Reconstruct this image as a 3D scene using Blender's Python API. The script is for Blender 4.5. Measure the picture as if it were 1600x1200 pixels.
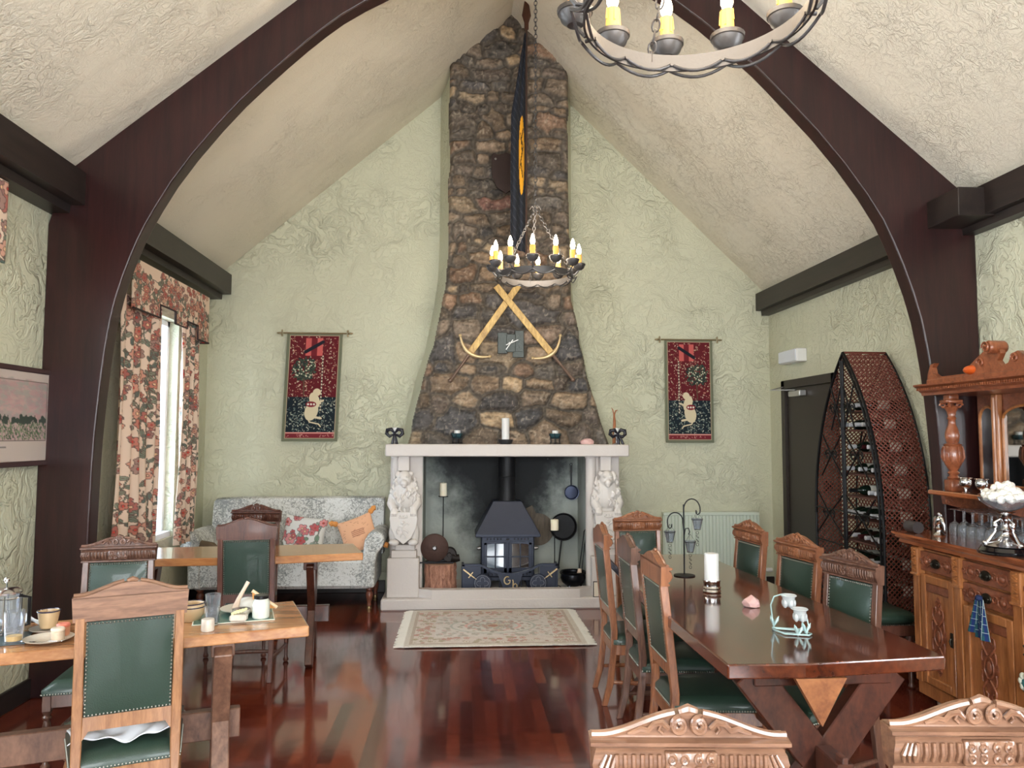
import bpy, bmesh, math, random
import numpy as np
from mathutils import Vector, Matrix, Euler
random.seed(7); np.random.seed(7)
PI=math.pi
sc=bpy.context.scene
for o in list(bpy.data.objects): bpy.data.objects.remove(o)
COL=sc.collection
# ------------------------------------------------------------------ camera
cd=bpy.data.cameras.new('camera'); cam=bpy.data.objects.new('camera',cd); COL.objects.link(cam)
cam.location=(0,0,1.55); cd.sensor_width=36; cd.lens=36*1200/1600; cd.clip_start=.02
PITCH=math.radians(3.86); YAW=math.radians(3.7); ROLL=math.radians(.15)
_f=Vector((math.sin(YAW)*math.cos(PITCH),math.cos(YAW)*math.cos(PITCH),math.sin(PITCH)))
_r=Vector((math.cos(YAW),-math.sin(YAW),0)); _u=_r.cross(_f)
_r2=_r*math.cos(ROLL)+_u*math.sin(ROLL); _u2=_u*math.cos(ROLL)-_r*math.sin(ROLL)
cam.matrix_world=Matrix(((_r2.x,_u2.x,-_f.x,0),(_r2.y,_u2.y,-_f.y,0),(_r2.z,_u2.z,-_f.z,1.55),(0,0,0,1)))
sc.camera=cam
# ------------------------------------------------------------------ exposure, world, lights
sc.view_settings.view_transform='Standard'; sc.view_settings.look='None'
sc.view_settings.exposure=0.45; sc.view_settings.gamma=1; sc.view_settings.use_curve_mapping=False
sc.cycles.use_denoising=True
sc.cycles.max_bounces=8; sc.cycles.diffuse_bounces=6; sc.cycles.glossy_bounces=4; sc.cycles.transmission_bounces=8
sc.cycles.sample_clamp_indirect=6
w=bpy.data.worlds.new('daylight'); sc.world=w; w.use_nodes=True
nt=w.node_tree; bg=nt.nodes['Background']
bg.inputs[0].default_value=(.66,.82,1,1); bg.inputs[1].default_value=1.2
def area(name,loc,rot,sx,sy,power,color=(1,1,1),spread=180):
    l=bpy.data.lights.new(name,'AREA'); l.shape='RECTANGLE'; l.size=sx; l.size_y=sy; l.energy=power; l.color=color
    l.spread=math.radians(spread)
    o=bpy.data.objects.new(name,l); COL.objects.link(o); o.location=loc; o.rotation_euler=rot; return o
# daylight coming through the window openings of the room
for i,x in enumerate((-1.45,.33,2.1)):
    area('rear_window_daylight',(x,-2.55,1.75),(PI/2,0,0),1.25,1.9,118,(.93,.97,1))
area('left_window_daylight',(-2.86,6.62,1.6),(0,-PI/2,0),1.9,.75,36,(.74,.87,1))
area('near_left_window_daylight',(-2.86,3.25,1.62),(0,-PI/2,0),1.7,1.1,46,(.86,.93,1))
area('near_left_window_daylight',(-2.86,.6,1.62),(0,-PI/2,0),1.7,1.1,60,(.9,.95,1))
area('right_window_daylight',(3.48,.9,1.7),(0,PI/2,0),1.7,1.1,85,(.95,.97,1))
# ------------------------------------------------------------------ helpers
def lin(c):
    return tuple((v/12.92 if v<=.04045 else ((v+.055)/1.055)**2.4) for v in [x/255 for x in c[:3]])
class MB:
    def __init__(s): s.v=[]; s.f=[]; s.m=[]; s.M=None; s.k=0
    def add(s,vs,fs):
        n=len(s.v)
        if s.M is not None: vs=[s.M@Vector(v) for v in vs]
        s.v+= [tuple(v) for v in vs]; s.f+=[tuple(i+n for i in f) for f in fs]; s.m+=[s.k]*len(fs)
        return s
    def box(s,x0,x1,y0,y1,z0,z1,b=0.0,R=None,c=None):
        """box by bounds, optional chamfer b; R rotates about c"""
        if x0>x1:x0,x1=x1,x0
        if y0>y1:y0,y1=y1,y0
        if z0>z1:z0,z1=z1,z0
        b=min(b,(x1-x0)*.45,(y1-y0)*.45,(z1-z0)*.45)
        lo=(x0,y0,z0);hi=(x1,y1,z1); vs=[];idx={}
        if b<=0:
            for i in range(8): vs.append([hi[k] if i>>k&1 else lo[k] for k in range(3)])
            fs=[(0,4,6,2),(1,3,7,5),(0,1,5,4),(2,6,7,3),(0,2,3,1),(4,5,7,6)]
        else:
            for i in range(8):
                for a in range(3):
                    p=[]
                    for k in range(3):
                        e=hi[k] if i>>k&1 else lo[k]
                        sg=-1 if i>>k&1 else 1
                        p.append(e if k==a else e+sg*b)
                    idx[(i,a)]=len(vs); vs.append(p)
            fs=[]
            for a in range(3):
                o1,o2=(a+1)%3,(a+2)%3
                for side in (0,1):
                    q=[(side<<a)|(u<<o1)|(v<<o2) for u,v in((0,0),(1,0),(1,1),(0,1))]
                    f=[idx[(i,a)] for i in q]
                    fs.append(tuple(f if side else f[::-1]))
            for a in range(3):
                o1,o2=(a+1)%3,(a+2)%3
                for u in(0,1):
                    for v in(0,1):
                        i0=(u<<o1)|(v<<o2); i1=i0|(1<<a)
                        f=(idx[(i0,o1)],idx[(i0,o2)],idx[(i1,o2)],idx[(i1,o1)])
                        fs.append(f if (u+v)%2==0 else f[::-1])
            for i in range(8):
                f=(idx[(i,0)],idx[(i,1)],idx[(i,2)])
                fs.append(f if bin(i).count('1')%2 else f[::-1])
        if R is not None:
            c=Vector(c if c is not None else ((x0+x1)/2,(y0+y1)/2,(z0+z1)/2)); vs=[R@(Vector(v)-c)+c for v in vs]
        return s.add(vs,fs)
    def bar(s,p,q,w,t,up=(0,0,1),b=0.0):
        """rectangular bar from p to q, w wide across, t thick along 'up'"""
        p=Vector(p);q=Vector(q);d=q-p;L=d.length;d.normalize();up=Vector(up)
        x=d.cross(up)
        if x.length<1e-5: x=d.cross(Vector((1,0,0)))
        x.normalize();z=x.cross(d)
        old=s.M; T=Matrix(((x.x,d.x,z.x,p.x),(x.y,d.y,z.y,p.y),(x.z,d.z,z.z,p.z),(0,0,0,1)))
        s.M=(old@T) if old is not None else T
        s.box(-w/2,w/2,0,L,-t/2,t/2,b); s.M=old; return s
    def tube(s,pts,r,n=10,cap=True,closed=False):
        pts=[Vector(p) for p in pts]; m=len(pts)
        rs=r if hasattr(r,'__len__') else [r]*m
        vs=[];fs=[]
        T=[]
        for i in range(m):
            a=pts[(i-1)%m] if (closed or i>0) else pts[i]; b_=pts[(i+1)%m] if (closed or i<m-1) else pts[i]
            t=(b_-a); t=t.normalized() if t.length>1e-9 else Vector((0,0,1)); T.append(t)
        u=T[0].orthogonal().normalized()
        for i in range(m):
            u=(u-T[i]*u.dot(T[i]))
            u=u.normalized() if u.length>1e-6 else T[i].orthogonal().normalized()
            w_=T[i].cross(u)
            for k in range(n):
                a=2*PI*k/n; vs.append(pts[i]+(u*math.cos(a)+w_*math.sin(a))*rs[i])
        for i in range(m if closed else m-1):
            j=(i+1)%m
            for k in range(n):
                k2=(k+1)%n; fs.append((i*n+k,i*n+k2,j*n+k2,j*n+k))
        if cap and not closed:
            fs.append(tuple(range(n-1,-1,-1))); fs.append(tuple((m-1)*n+k for k in range(n)))
        return s.add(vs,fs)
    def lathe(s,prof,c=(0,0,0),n=24,ax='z',sq=None):
        """prof list of (r,z); closed at ends when r==0; sq: (kx,ky) radii scale"""
        vs=[];fs=[];m=len(prof)
        for r,z in prof:
            for k in range(n):
                a=2*PI*k/n; x=r*math.cos(a);y=r*math.sin(a)
                if sq: x*=sq[0]; y*=sq[1]
                p=(x,y,z) if ax=='z' else ((z,x,y) if ax=='x' else (y,z,x))
                vs.append((p[0]+c[0],p[1]+c[1],p[2]+c[2]))
        for i in range(m-1):
            for k in range(n):
                k2=(k+1)%n; fs.append((i*n+k,i*n+k2,(i+1)*n+k2,(i+1)*n+k))
        fs.append(tuple(range(n-1,-1,-1))); fs.append(tuple((m-1)*n+k for k in range(n)))
        return s.add(vs,fs)
    def shell(s,prof,c=(0,0,0),n=24):
        """closed profile loop turned about z: hollow ware"""
        vs=[];fs=[];m=len(prof)
        for r,z in prof:
            r=max(r,1e-4)
            for k in range(n):
                a=2*PI*k/n; vs.append((r*math.cos(a)+c[0],r*math.sin(a)+c[1],z+c[2]))
        for i in range(m):
            j=(i+1)%m
            for k in range(n):
                k2=(k+1)%n; fs.append((i*n+k,i*n+k2,j*n+k2,j*n+k))
        return s.add(vs,fs)
    def prism(s,poly,d0,d1,ax='y'):
        """polygon in the plane normal to ax, extruded d0..d1. ax y: (x,z); ax x: (y,z); ax z: (x,y)"""
        A=0
        for i in range(len(poly)):
            a=poly[i];b=poly[(i+1)%len(poly)];A+=a[0]*b[1]-a[1]*b[0]
        if A<0: poly=poly[::-1]
        n=len(poly)
        def P(p,d): return (p[0],d,p[1]) if ax=='y' else ((d,p[0],p[1]) if ax=='x' else (p[0],p[1],d))
        vs=[P(p,d0) for p in poly]+[P(p,d1) for p in poly]
        a=tuple(range(n)); b=tuple(range(2*n-1,n-1,-1))
        fs=[a,b]+[(i,n+i,n+(i+1)%n,(i+1)%n) for i in range(n)]
        if (ax=='y')==(d1<d0) and ax=='y': pass
        return s.add(vs,fs)
    def sphere(s,c,r,n=12,m=8,R=None):
        r=r if hasattr(r,'__len__') else (r,r,r)
        vs=[];fs=[]
        for i in range(1,m):
            t=PI*i/m
            for k in range(n):
                a=2*PI*k/n; vs.append(Vector((r[0]*math.sin(t)*math.cos(a),r[1]*math.sin(t)*math.sin(a),r[2]*math.cos(t))))
        vs.append(Vector((0,0,r[2])));vs.append(Vector((0,0,-r[2])))
        T,B=len(vs)-2,len(vs)-1
        for i in range(m-2):
            for k in range(n):
                k2=(k+1)%n; fs.append((i*n+k,(i+1)*n+k,(i+1)*n+k2,i*n+k2))
        for k in range(n):
            k2=(k+1)%n; fs.append((T,k,k2)); fs.append((B,(m-2)*n+k2,(m-2)*n+k))
        if R is not None: vs=[R@v for v in vs]
        c=Vector(c); return s.add([v+c for v in vs],fs)
    def build(s,name,mat,parent=None,smooth=35,norm=True):
        me=bpy.data.meshes.new(name); me.from_pydata(s.v,[],s.f)
        mats=mat if isinstance(mat,(list,tuple)) else [mat]
        for m_ in mats: me.materials.append(m_)
        if len(mats)>1: me.polygons.foreach_set('material_index',s.m)
        if norm:
            bm=bmesh.new(); bm.from_mesh(me); bmesh.ops.recalc_face_normals(bm,faces=bm.faces); bm.to_mesh(me); bm.free()
        o=bpy.data.objects.new(name,me); COL.objects.link(o)
        if parent is not None: o.parent=parent
        if smooth:
            me.polygons.foreach_set('use_smooth',[True]*len(me.polygons)); me.set_sharp_from_angle(angle=math.radians(smooth))
        return o
def thing(name,label,cat,loc=(0,0,0),rz=0,group=None):
    o=bpy.data.objects.new(name,None); COL.objects.link(o); o.empty_display_size=.1
    o.location=loc; o.rotation_euler=(0,0,rz); o['label']=label; o['category']=cat
    if group: o['group']=group
    return o
def tag(o,label,cat,group=None):
    o['label']=label;o['category']=cat
    if group:o['group']=group
    return o
def struct(o): o['kind']='structure'; return o
def copy_tree(o,parent=None):
    c=o.copy(); COL.objects.link(c); c.parent=parent
    for ch in list(o.children): copy_tree(ch,c)
    return c
def mod(o,kind,**k):
    m=o.modifiers.new(kind.lower(),kind)
    for a,b in k.items(): setattr(m,a,b)
    return m
def arc(cx,cy,r,a0,a1,n=12): return [(cx+r*math.cos(math.radians(a0+(a1-a0)*i/n)),cy+r*math.sin(math.radians(a0+(a1-a0)*i/n))) for i in range(n+1)]
def spiral(cx,cz,r0,r1,a0,turn,n=22):
    return [(cx+(r0+(r1-r0)*i/n)*math.cos(a0+turn*i/n),cz+(r0+(r1-r0)*i/n)*math.sin(a0+turn*i/n)) for i in range(n+1)]
# ------------------------------------------------------------------ materials
MATS={}
def new_mat(name):
    m=bpy.data.materials.new(name); m.use_nodes=True; nt=m.node_tree; b=nt.nodes['Principled BSDF']; return m,nt,b
def N(nt,t,**k):
    n=nt.nodes.new(t)
    for a,b in k.items():
        if a.startswith('i_'):
            key=a[2:]; n.inputs[int(key) if key.isdigit() else key.replace('_',' ')].default_value=b
        else: setattr(n,a,b)
    return n
def plain(name,rgb,rough=.5,metal=0,spec=.5,emit=None,es=0,trans=0,ior=1.45,coat=0,bump=0,bscale=60,var=0,sub=0):
    if name in MATS: return MATS[name]
    m,nt,b=new_mat(name); c=lin(rgb)
    b.inputs['Base Color'].default_value=(*c,1); b.inputs['Roughness'].default_value=rough; b.inputs['Metallic'].default_value=metal
    b.inputs['Specular IOR Level'].default_value=spec; b.inputs['IOR'].default_value=ior
    b.inputs['Transmission Weight'].default_value=trans; b.inputs['Coat Weight'].default_value=coat
    if sub: b.inputs['Subsurface Weight'].default_value=sub; b.inputs['Subsurface Radius'].default_value=(.02,.012,.008)
    if emit: b.inputs['Emission Color'].default_value=(*lin(emit),1); b.inputs['Emission Strength'].default_value=es
    if bump or var:
        tc=N(nt,'ShaderNodeTexCoord'); no=N(nt,'ShaderNodeTexNoise',i_Scale=bscale,i_Detail=4.0)
        nt.links.new(tc.outputs['Object'],no.inputs['Vector'])
        if bump:
            bp=N(nt,'ShaderNodeBump',i_Strength=bump,i_Distance=.01); nt.links.new(no.outputs['Fac'],bp.inputs['Height']); nt.links.new(bp.outputs[0],b.inputs['Normal'])
        if var:
            mx=N(nt,'ShaderNodeMix',data_type='RGBA'); mx.inputs[6].default_value=(*[v*(1-var) for v in c],1); mx.inputs[7].default_value=(*[min(1,v*(1+var)) for v in c],1)
            nt.links.new(no.outputs['Fac'],mx.inputs[0]); nt.links.new(mx.outputs[2],b.inputs['Base Color'])
    MATS[name]=m; return m
def glass(name,tint=(255,255,255),rough=0):
    if name in MATS: return MATS[name]
    return plain(name,tint,rough,trans=1,ior=1.45)
def wood(name,dark,light,rough=.35,scale=6,stretch=(9,9,1),coat=0,bump=.15,rot=(0,0,0)):
    if name in MATS: return MATS[name]
    m,nt,b=new_mat(name)
    tc=N(nt,'ShaderNodeTexCoord'); mp=N(nt,'ShaderNodeMapping'); mp.inputs['Scale'].default_value=stretch; mp.inputs['Rotation'].default_value=rot
    no=N(nt,'ShaderNodeTexNoise',i_Scale=scale,i_Detail=6.0,i_Roughness=.6,i_Distortion=.6)
    n2=N(nt,'ShaderNodeTexNoise',i_Scale=scale*6,i_Detail=3.0)
    nt.links.new(tc.outputs['Object'],mp.inputs['Vector']); nt.links.new(mp.outputs[0],no.inputs['Vector']); nt.links.new(mp.outputs[0],n2.inputs['Vector'])
    add=N(nt,'ShaderNodeMath',operation='MULTIPLY_ADD',i_1=.3); nt.links.new(n2.outputs['Fac'],add.inputs[0]); nt.links.new(no.outputs['Fac'],add.inputs[2])
    rp=N(nt,'ShaderNodeValToRGB'); rp.color_ramp.elements[0].position=.42; rp.color_ramp.elements[1].position=.86
    rp.color_ramp.elements[0].color=(*lin(dark),1); rp.color_ramp.elements[1].color=(*lin(light),1)
    nt.links.new(add.outputs[0],rp.inputs[0]); nt.links.new(rp.outputs[0],b.inputs['Base Color'])
    b.inputs['Roughness'].default_value=rough; b.inputs['Coat Weight'].default_value=coat; b.inputs['Coat Roughness'].default_value=.08
    if bump:
        bp=N(nt,'ShaderNodeBump',i_Strength=bump,i_Distance=.002); nt.links.new(add.outputs[0],bp.inputs['Height']); nt.links.new(bp.outputs[0],b.inputs['Normal'])
    MATS[name]=m; return m
def plaster(name,rgb,crease=1.0,scale=1.0):
    m,nt,b=new_mat(name)
    tc=N(nt,'ShaderNodeTexCoord'); wn=N(nt,'ShaderNodeTexNoise',i_Scale=3.2*scale,i_Detail=3.0)
    nt.links.new(tc.outputs['Object'],wn.inputs['Vector'])
    mx=N(nt,'ShaderNodeVectorMath',operation='MULTIPLY_ADD'); mx.inputs[1].default_value=(.55,.55,.55)
    nt.links.new(wn.outputs['Color'],mx.inputs[0]); nt.links.new(tc.outputs['Object'],mx.inputs[2])
    # trowel ridges: steep edges of a stepped noise
    n1=N(nt,'ShaderNodeTexNoise',i_Scale=3.6*scale,i_Detail=2.5,i_Roughness=.5,i_Distortion=2.4); nt.links.new(mx.outputs[0],n1.inputs['Vector'])
    rp=N(nt,'ShaderNodeValToRGB'); rp.color_ramp.interpolation='EASE'; e=rp.color_ramp.elements
    e[0].position=.405;e[0].color=(0,0,0,1); e[1].position=.416; e[1].color=(.38,.38,.38,1)
    for p,v in((.46,.12),(.50,.06),(.508,.5),(.56,.18),(.60,.12),(.61,.6),(.68,.2)):
        q=e.new(p); q.color=(v,v,v,1)
    nt.links.new(n1.outputs['Fac'],rp.inputs[0])
    n2=N(nt,'ShaderNodeTexNoise',i_Scale=26*scale,i_Detail=4.0,i_Roughness=.55); nt.links.new(mx.outputs[0],n2.inputs['Vector'])
    ma=N(nt,'ShaderNodeMath',operation='MULTIPLY_ADD',i_1=.35); nt.links.new(n2.outputs['Fac'],ma.inputs[0]); nt.links.new(rp.outputs[0],ma.inputs[2])
    n4=N(nt,'ShaderNodeTexNoise',i_Scale=1.1*scale,i_Detail=2.0); nt.links.new(tc.outputs['Object'],n4.inputs['Vector'])
    mk=N(nt,'ShaderNodeMapRange',i_1=.42,i_2=.62,i_3=.28,i_4=1.0); nt.links.new(n4.outputs['Fac'],mk.inputs[0])
    mm=N(nt,'ShaderNodeMath',operation='MULTIPLY'); nt.links.new(ma.outputs[0],mm.inputs[0]); nt.links.new(mk.outputs[0],mm.inputs[1])
    bp=N(nt,'ShaderNodeBump',i_Strength=1.0,i_Distance=.030*crease); nt.links.new(mm.outputs[0],bp.inputs['Height']); nt.links.new(bp.outputs[0],b.inputs['Normal'])
    b.inputs['Base Color'].default_value=(*lin(rgb),1); b.inputs['Roughness'].default_value=.62; b.inputs['Specular IOR Level'].default_value=.3
    return m
def attr_mat(name,rough=.8,bump=0,bscale=200,spec=.3,sheen=0):
    if name in MATS: return MATS[name]
    m,nt,b=new_mat(name); a=N(nt,'ShaderNodeVertexColor',layer_name='Col'); nt.links.new(a.outputs['Color'],b.inputs['Base Color'])
    b.inputs['Roughness'].default_value=rough; b.inputs['Specular IOR Level'].default_value=spec
    if sheen: b.inputs['Sheen Weight'].default_value=sheen
    if bump:
        tc=N(nt,'ShaderNodeTexCoord'); no=N(nt,'ShaderNodeTexNoise',i_Scale=bscale,i_Detail=4.0); nt.links.new(tc.outputs['Object'],no.inputs['Vector'])
        bp=N(nt,'ShaderNodeBump',i_Strength=bump,i_Distance=.004); nt.links.new(no.outputs['Fac'],bp.inputs['Height']); nt.links.new(bp.outputs[0],b.inputs['Normal'])
    MATS[name]=m; return m
# a woven or printed pattern, worked out on a grid and carried by the cloth's own vertices
class Paint:
    def __init__(s,w,h,base):
        s.w=w;s.h=h; s.a=np.zeros((h,w,3)); s.a[:]=base
        s.X,s.Y=np.meshgrid((np.arange(w)+.5),(np.arange(h)+.5))
    def _win(s,x0,x1,y0,y1):
        return slice(max(0,int(y0)),max(0,min(s.h,int(y1)+1))),slice(max(0,int(x0)),max(0,min(s.w,int(x1)+1)))
    def ell(s,cx,cy,rx,ry,c,rot=0,a=1):
        R=max(rx,ry)+1; wy,wx=s._win(cx-R,cx+R,cy-R,cy+R); X=s.X[wy,wx]-cx;Y=s.Y[wy,wx]-cy
        co,si=math.cos(rot),math.sin(rot); u=(X*co+Y*si)/max(rx,.3); v=(-X*si+Y*co)/max(ry,.3)
        m=(u*u+v*v<=1); sub=s.a[wy,wx]; sub[m]=sub[m]*(1-a)+np.array(c)*a
    def rect(s,x0,y0,x1,y1,c):
        wy,wx=s._win(x0,x1-1,y0,y1-1); s.a[wy,wx]=c
    def line(s,pts,wd,c):
        for (x0,y0),(x1,y1) in zip(pts,pts[1:]):
            wy,wx=s._win(min(x0,x1)-wd,max(x0,x1)+wd,min(y0,y1)-wd,max(y0,y1)+wd); X=s.X[wy,wx];Y=s.Y[wy,wx]
            if X.size==0: continue
            dx,dy=x1-x0,y1-y0; L=dx*dx+dy*dy+1e-9; t=np.clip(((X-x0)*dx+(Y-y0)*dy)/L,0,1)
            m=(X-x0-t*dx)**2+(Y-y0-t*dy)**2<=(wd/2)**2; s.a[wy,wx][m]=c
    def leaf(s,x,y,L,wd,rot,c,edge):
        cx,cy=x+L/2*math.cos(rot),y+L/2*math.sin(rot)
        s.ell(cx,cy,L/2+.9,wd/2+.9,edge,rot); s.ell(cx,cy,L/2,wd/2,c,rot); s.line([(x,y),(x+L*math.cos(rot),y+L*math.sin(rot))],.9,edge)
    def flower(s,x,y,r,c,edge,core,n=5):
        for k in range(n):
            a=2*PI*k/n+x; s.ell(x+r*.6*math.cos(a),y+r*.6*math.sin(a),r*.48+.8,r*.4+.8,edge,a)
        for k in range(n):
            a=2*PI*k/n+x; s.ell(x+r*.6*math.cos(a),y+r*.6*math.sin(a),r*.45,r*.36,c,a)
        s.ell(x,y,r*.28+.6,r*.28+.6,edge); s.ell(x,y,r*.24,r*.24,core)
def lin_arr(a):
    a=np.clip(a/255.,0,1); return np.where(a<=.04045,a/12.92,((a+.055)/1.055)**2.4)
def sheet(name,fn,paint,mat,parent=None,thick=.004,smooth=True):
    """grid of paint.w x paint.h points; fn(u,v)->xyz arrays, v=0 at the top"""
    h,w_=paint.h,paint.w
    U,V=np.meshgrid(np.linspace(0,1,w_),np.linspace(0,1,h)); P=fn(U,V); P=np.stack(P,-1).reshape(-1,3)
    i=np.arange(h*w_).reshape(h,w_); F=np.stack([i[:-1,:-1],i[1:,:-1],i[1:,1:],i[:-1,1:]],-1).reshape(-1,4)
    me=bpy.data.meshes.new(name); me.from_pydata(P.tolist(),[],F.tolist()); me.materials.append(mat)
    ca=me.color_attributes.new('Col','FLOAT_COLOR','POINT'); C_=np.ones((h*w_,4)); C_[:,:3]=lin_arr(paint.a).reshape(-1,3)
    ca.data.foreach_set('color',C_.ravel())
    if smooth: me.polygons.foreach_set('use_smooth',[True]*len(me.polygons))
    o=bpy.data.objects.new(name,me); COL.objects.link(o)
    if parent is not None:o.parent=parent
    if thick: mod(o,'SOLIDIFY',thickness=thick,offset=0)
    return o
# ------------------------------------------------------------------ shell
XL,XR,YB,YF=-2.54,3.2,7.8,-2.6
RX,RZ=.45,5.66; EL,ER=3.08,3.02
def ridge(y): return RZ-.053*(YB-y)
def roof(x,y=7.8):
    r=ridge(y); return EL+(r-EL)*(x-XL)/(RX-XL) if x<RX else ER+(r-ER)*(XR-x)/(XR-RX)
wall_m=plaster('sage_plaster',(201,201,177),.55)
ceil_m=plaster('cream_plaster',(226,218,200),.22,1.8)
def make_floor_mat():
    m,nt,b=new_mat('polished_jarrah_boards')
    tc=N(nt,'ShaderNodeTexCoord'); sp=N(nt,'ShaderNodeSeparateXYZ'); cb=N(nt,'ShaderNodeCombineXYZ')
    nt.links.new(tc.outputs['Object'],sp.inputs[0]); nt.links.new(sp.outputs['Y'],cb.inputs['X']); nt.links.new(sp.outputs['X'],cb.inputs['Y'])
    br=N(nt,'ShaderNodeTexBrick',i_Scale=1.0,i_Mortar_Size=.0009,i_Mortar_Smooth=.1,i_Bias=-.1,i_Brick_Width=.82,i_Row_Height=.068); br.offset=.37; br.offset_frequency=2; br.squash=1.0
    br.inputs['Color1'].default_value=(0,0,0,1); br.inputs['Color2'].default_value=(1,1,1,1); br.inputs['Mortar'].default_value=(.35,.35,.35,1)
    nt.links.new(cb.outputs[0],br.inputs['Vector'])
    rp=N(nt,'ShaderNodeValToRGB'); e=rp.color_ramp.elements
    e[0].position=0; e[0].color=(*lin((72,28,22)),1); e[1].position=1; e[1].color=(*lin((134,66,38)),1)
    q=e.new(.35);q.color=(*lin((100,42,30)),1); q=e.new(.75);q.color=(*lin((118,52,34)),1)
    nt.links.new(br.outputs['Color'],rp.inputs[0])
    mp=N(nt,'ShaderNodeMapping'); mp.inputs['Scale'].default_value=(60,3,1); nt.links.new(tc.outputs['Object'],mp.inputs[0])
    no=N(nt,'ShaderNodeTexNoise',i_Scale=1.0,i_Detail=5.0); nt.links.new(mp.outputs[0],no.inputs['Vector'])
    mr=N(nt,'ShaderNodeMapRange',i_3=.72,i_4=1.25); nt.links.new(no.outputs['Fac'],mr.inputs[0])
    mx=N(nt,'ShaderNodeMix',data_type='RGBA',blend_type='MULTIPLY'); mx.inputs[0].default_value=1
    nt.links.new(rp.outputs[0],mx.inputs[6]); nt.links.new(mr.outputs[0],mx.inputs[7])
    m2=N(nt,'ShaderNodeMix',data_type='RGBA'); m2.inputs[7].default_value=(*lin((45,18,14)),1); nt.links.new(br.outputs['Fac'],m2.inputs[0]); nt.links.new(mx.outputs[2],m2.inputs[6])
    nt.links.new(m2.outputs[2],b.inputs['Base Color'])
    b.inputs['Roughness'].default_value=.13; b.inputs['Specular IOR Level'].default_value=.6; b.inputs['Coat Weight'].default_value=.55; b.inputs['Coat Roughness'].default_value=.07
    n3=N(nt,'ShaderNodeTexNoise',i_Scale=5.0,i_Detail=2.0); nt.links.new(tc.outputs['Object'],n3.inputs['Vector'])
    ma=N(nt,'ShaderNodeMath',operation='MULTIPLY_ADD',i_1=-.35); nt.links.new(br.outputs['Fac'],ma.inputs[0]); nt.links.new(n3.outputs['Fac'],ma.inputs[2])
    bp=N(nt,'ShaderNodeBump',i_Strength=.22,i_Distance=.006); nt.links.new(ma.outputs[0],bp.inputs['Height']); nt.links.new(bp.outputs[0],b.inputs['Normal'])
    return m
struct(MB().box(XL-.3,XR+.3,YF-.3,YB+.3,-.1,0).build('floor',make_floor_mat(),smooth=0))
T=.3
def wall_with_holes(name,ax,pos,out,u0,u1,ztop,holes):
    """wall of thickness T; holes (a,b,z0,z1) along u"""
    b=MB(); cuts=sorted(holes); u=u0
    def bx(a,c,z0,z1):
        if c-a<1e-4 or z1-z0<1e-4: return
        if ax=='x': b.box(pos,pos+out*T,a,c,z0,z1)
        else: b.box(a,c,pos,pos+out*T,z0,z1)
    for a,c,z0,z1 in cuts:
        bx(u,a,0,ztop); bx(a,c,0,z0); bx(a,c,z1,ztop); u=c
    bx(u,u1,0,ztop)
    return struct(b.build(name,wall_m,smooth=0))
wl=wall_with_holes('wall_left','x',XL,-1,YF-.3,YB,EL+.03,[(6.22,7.02,.66,2.56),(2.7,3.85,.75,2.5),(.05,1.2,.75,2.5)])
wr=wall_with_holes('wall_right','x',XR,1,YF-.3,YB,ER+.03,[(6.42,7.38,0,2.02),(.3,1.5,.8,2.5)])
def gable(name,y0,y1,holes=()):
    b=MB()
    if not holes:
        b.prism([(XL-.3,0),(XR+.3,0),(XR+.3,ER-.1),(XR,ER+.02),(RX,ridge(y0)+.03),(XL,EL+.02),(XL-.3,EL-.1)],y0,y1)
    else:
        b.box(XL-.3,XR+.3,y0,y1,0,.8)
        xs=[XL-.3]+[v for h in holes for v in h]+[XR+.3]
        for i in range(0,len(xs),2): b.box(xs[i],xs[i+1],y0,y1,.8,2.7)
        b.prism([(XL-.3,2.7),(XR+.3,2.7),(XR+.3,ER-.1),(XR,ER+.02),(RX,ridge(y0)+.03),(XL,EL+.02),(XL-.3,EL-.1)],y0,y1)
    return struct(b.build(name,wall_m,smooth=0))
gable('wall_back',YB,YB+.3)
gable('wall_rear',YF-.3,YF,[(-2.08,-.82),(-.3,.96),(1.47,2.73)])
b=MB()
for sx in(-1,1):
    vs=[];NS=48
    for i_ in range(NS+1):
        y=YF-.3+(YB+.6-YF)*i_/NS
        r_=ridge(y); a=(RX,r_); e=(XL-.3,EL-.3*(r_-EL)/(RX-XL)) if sx<0 else (XR+.3,ER-.3*(r_-ER)/(XR-RX))
        vs+=[(a[0],y,a[1]),(e[0],y,e[1]),(e[0],y,e[1]+.2),(a[0],y,a[1]+.2)]
    b.add(vs,[(0,1,2,3),tuple(4*NS+k for k in(3,2,1,0))]+[tuple(4*i+q for q in f) for i in range(NS) for f in((0,4,5,1),(1,5,6,2),(2,6,7,3),(3,7,4,0))])
struct(b.build('ceiling',ceil_m,smooth=0))
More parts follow.
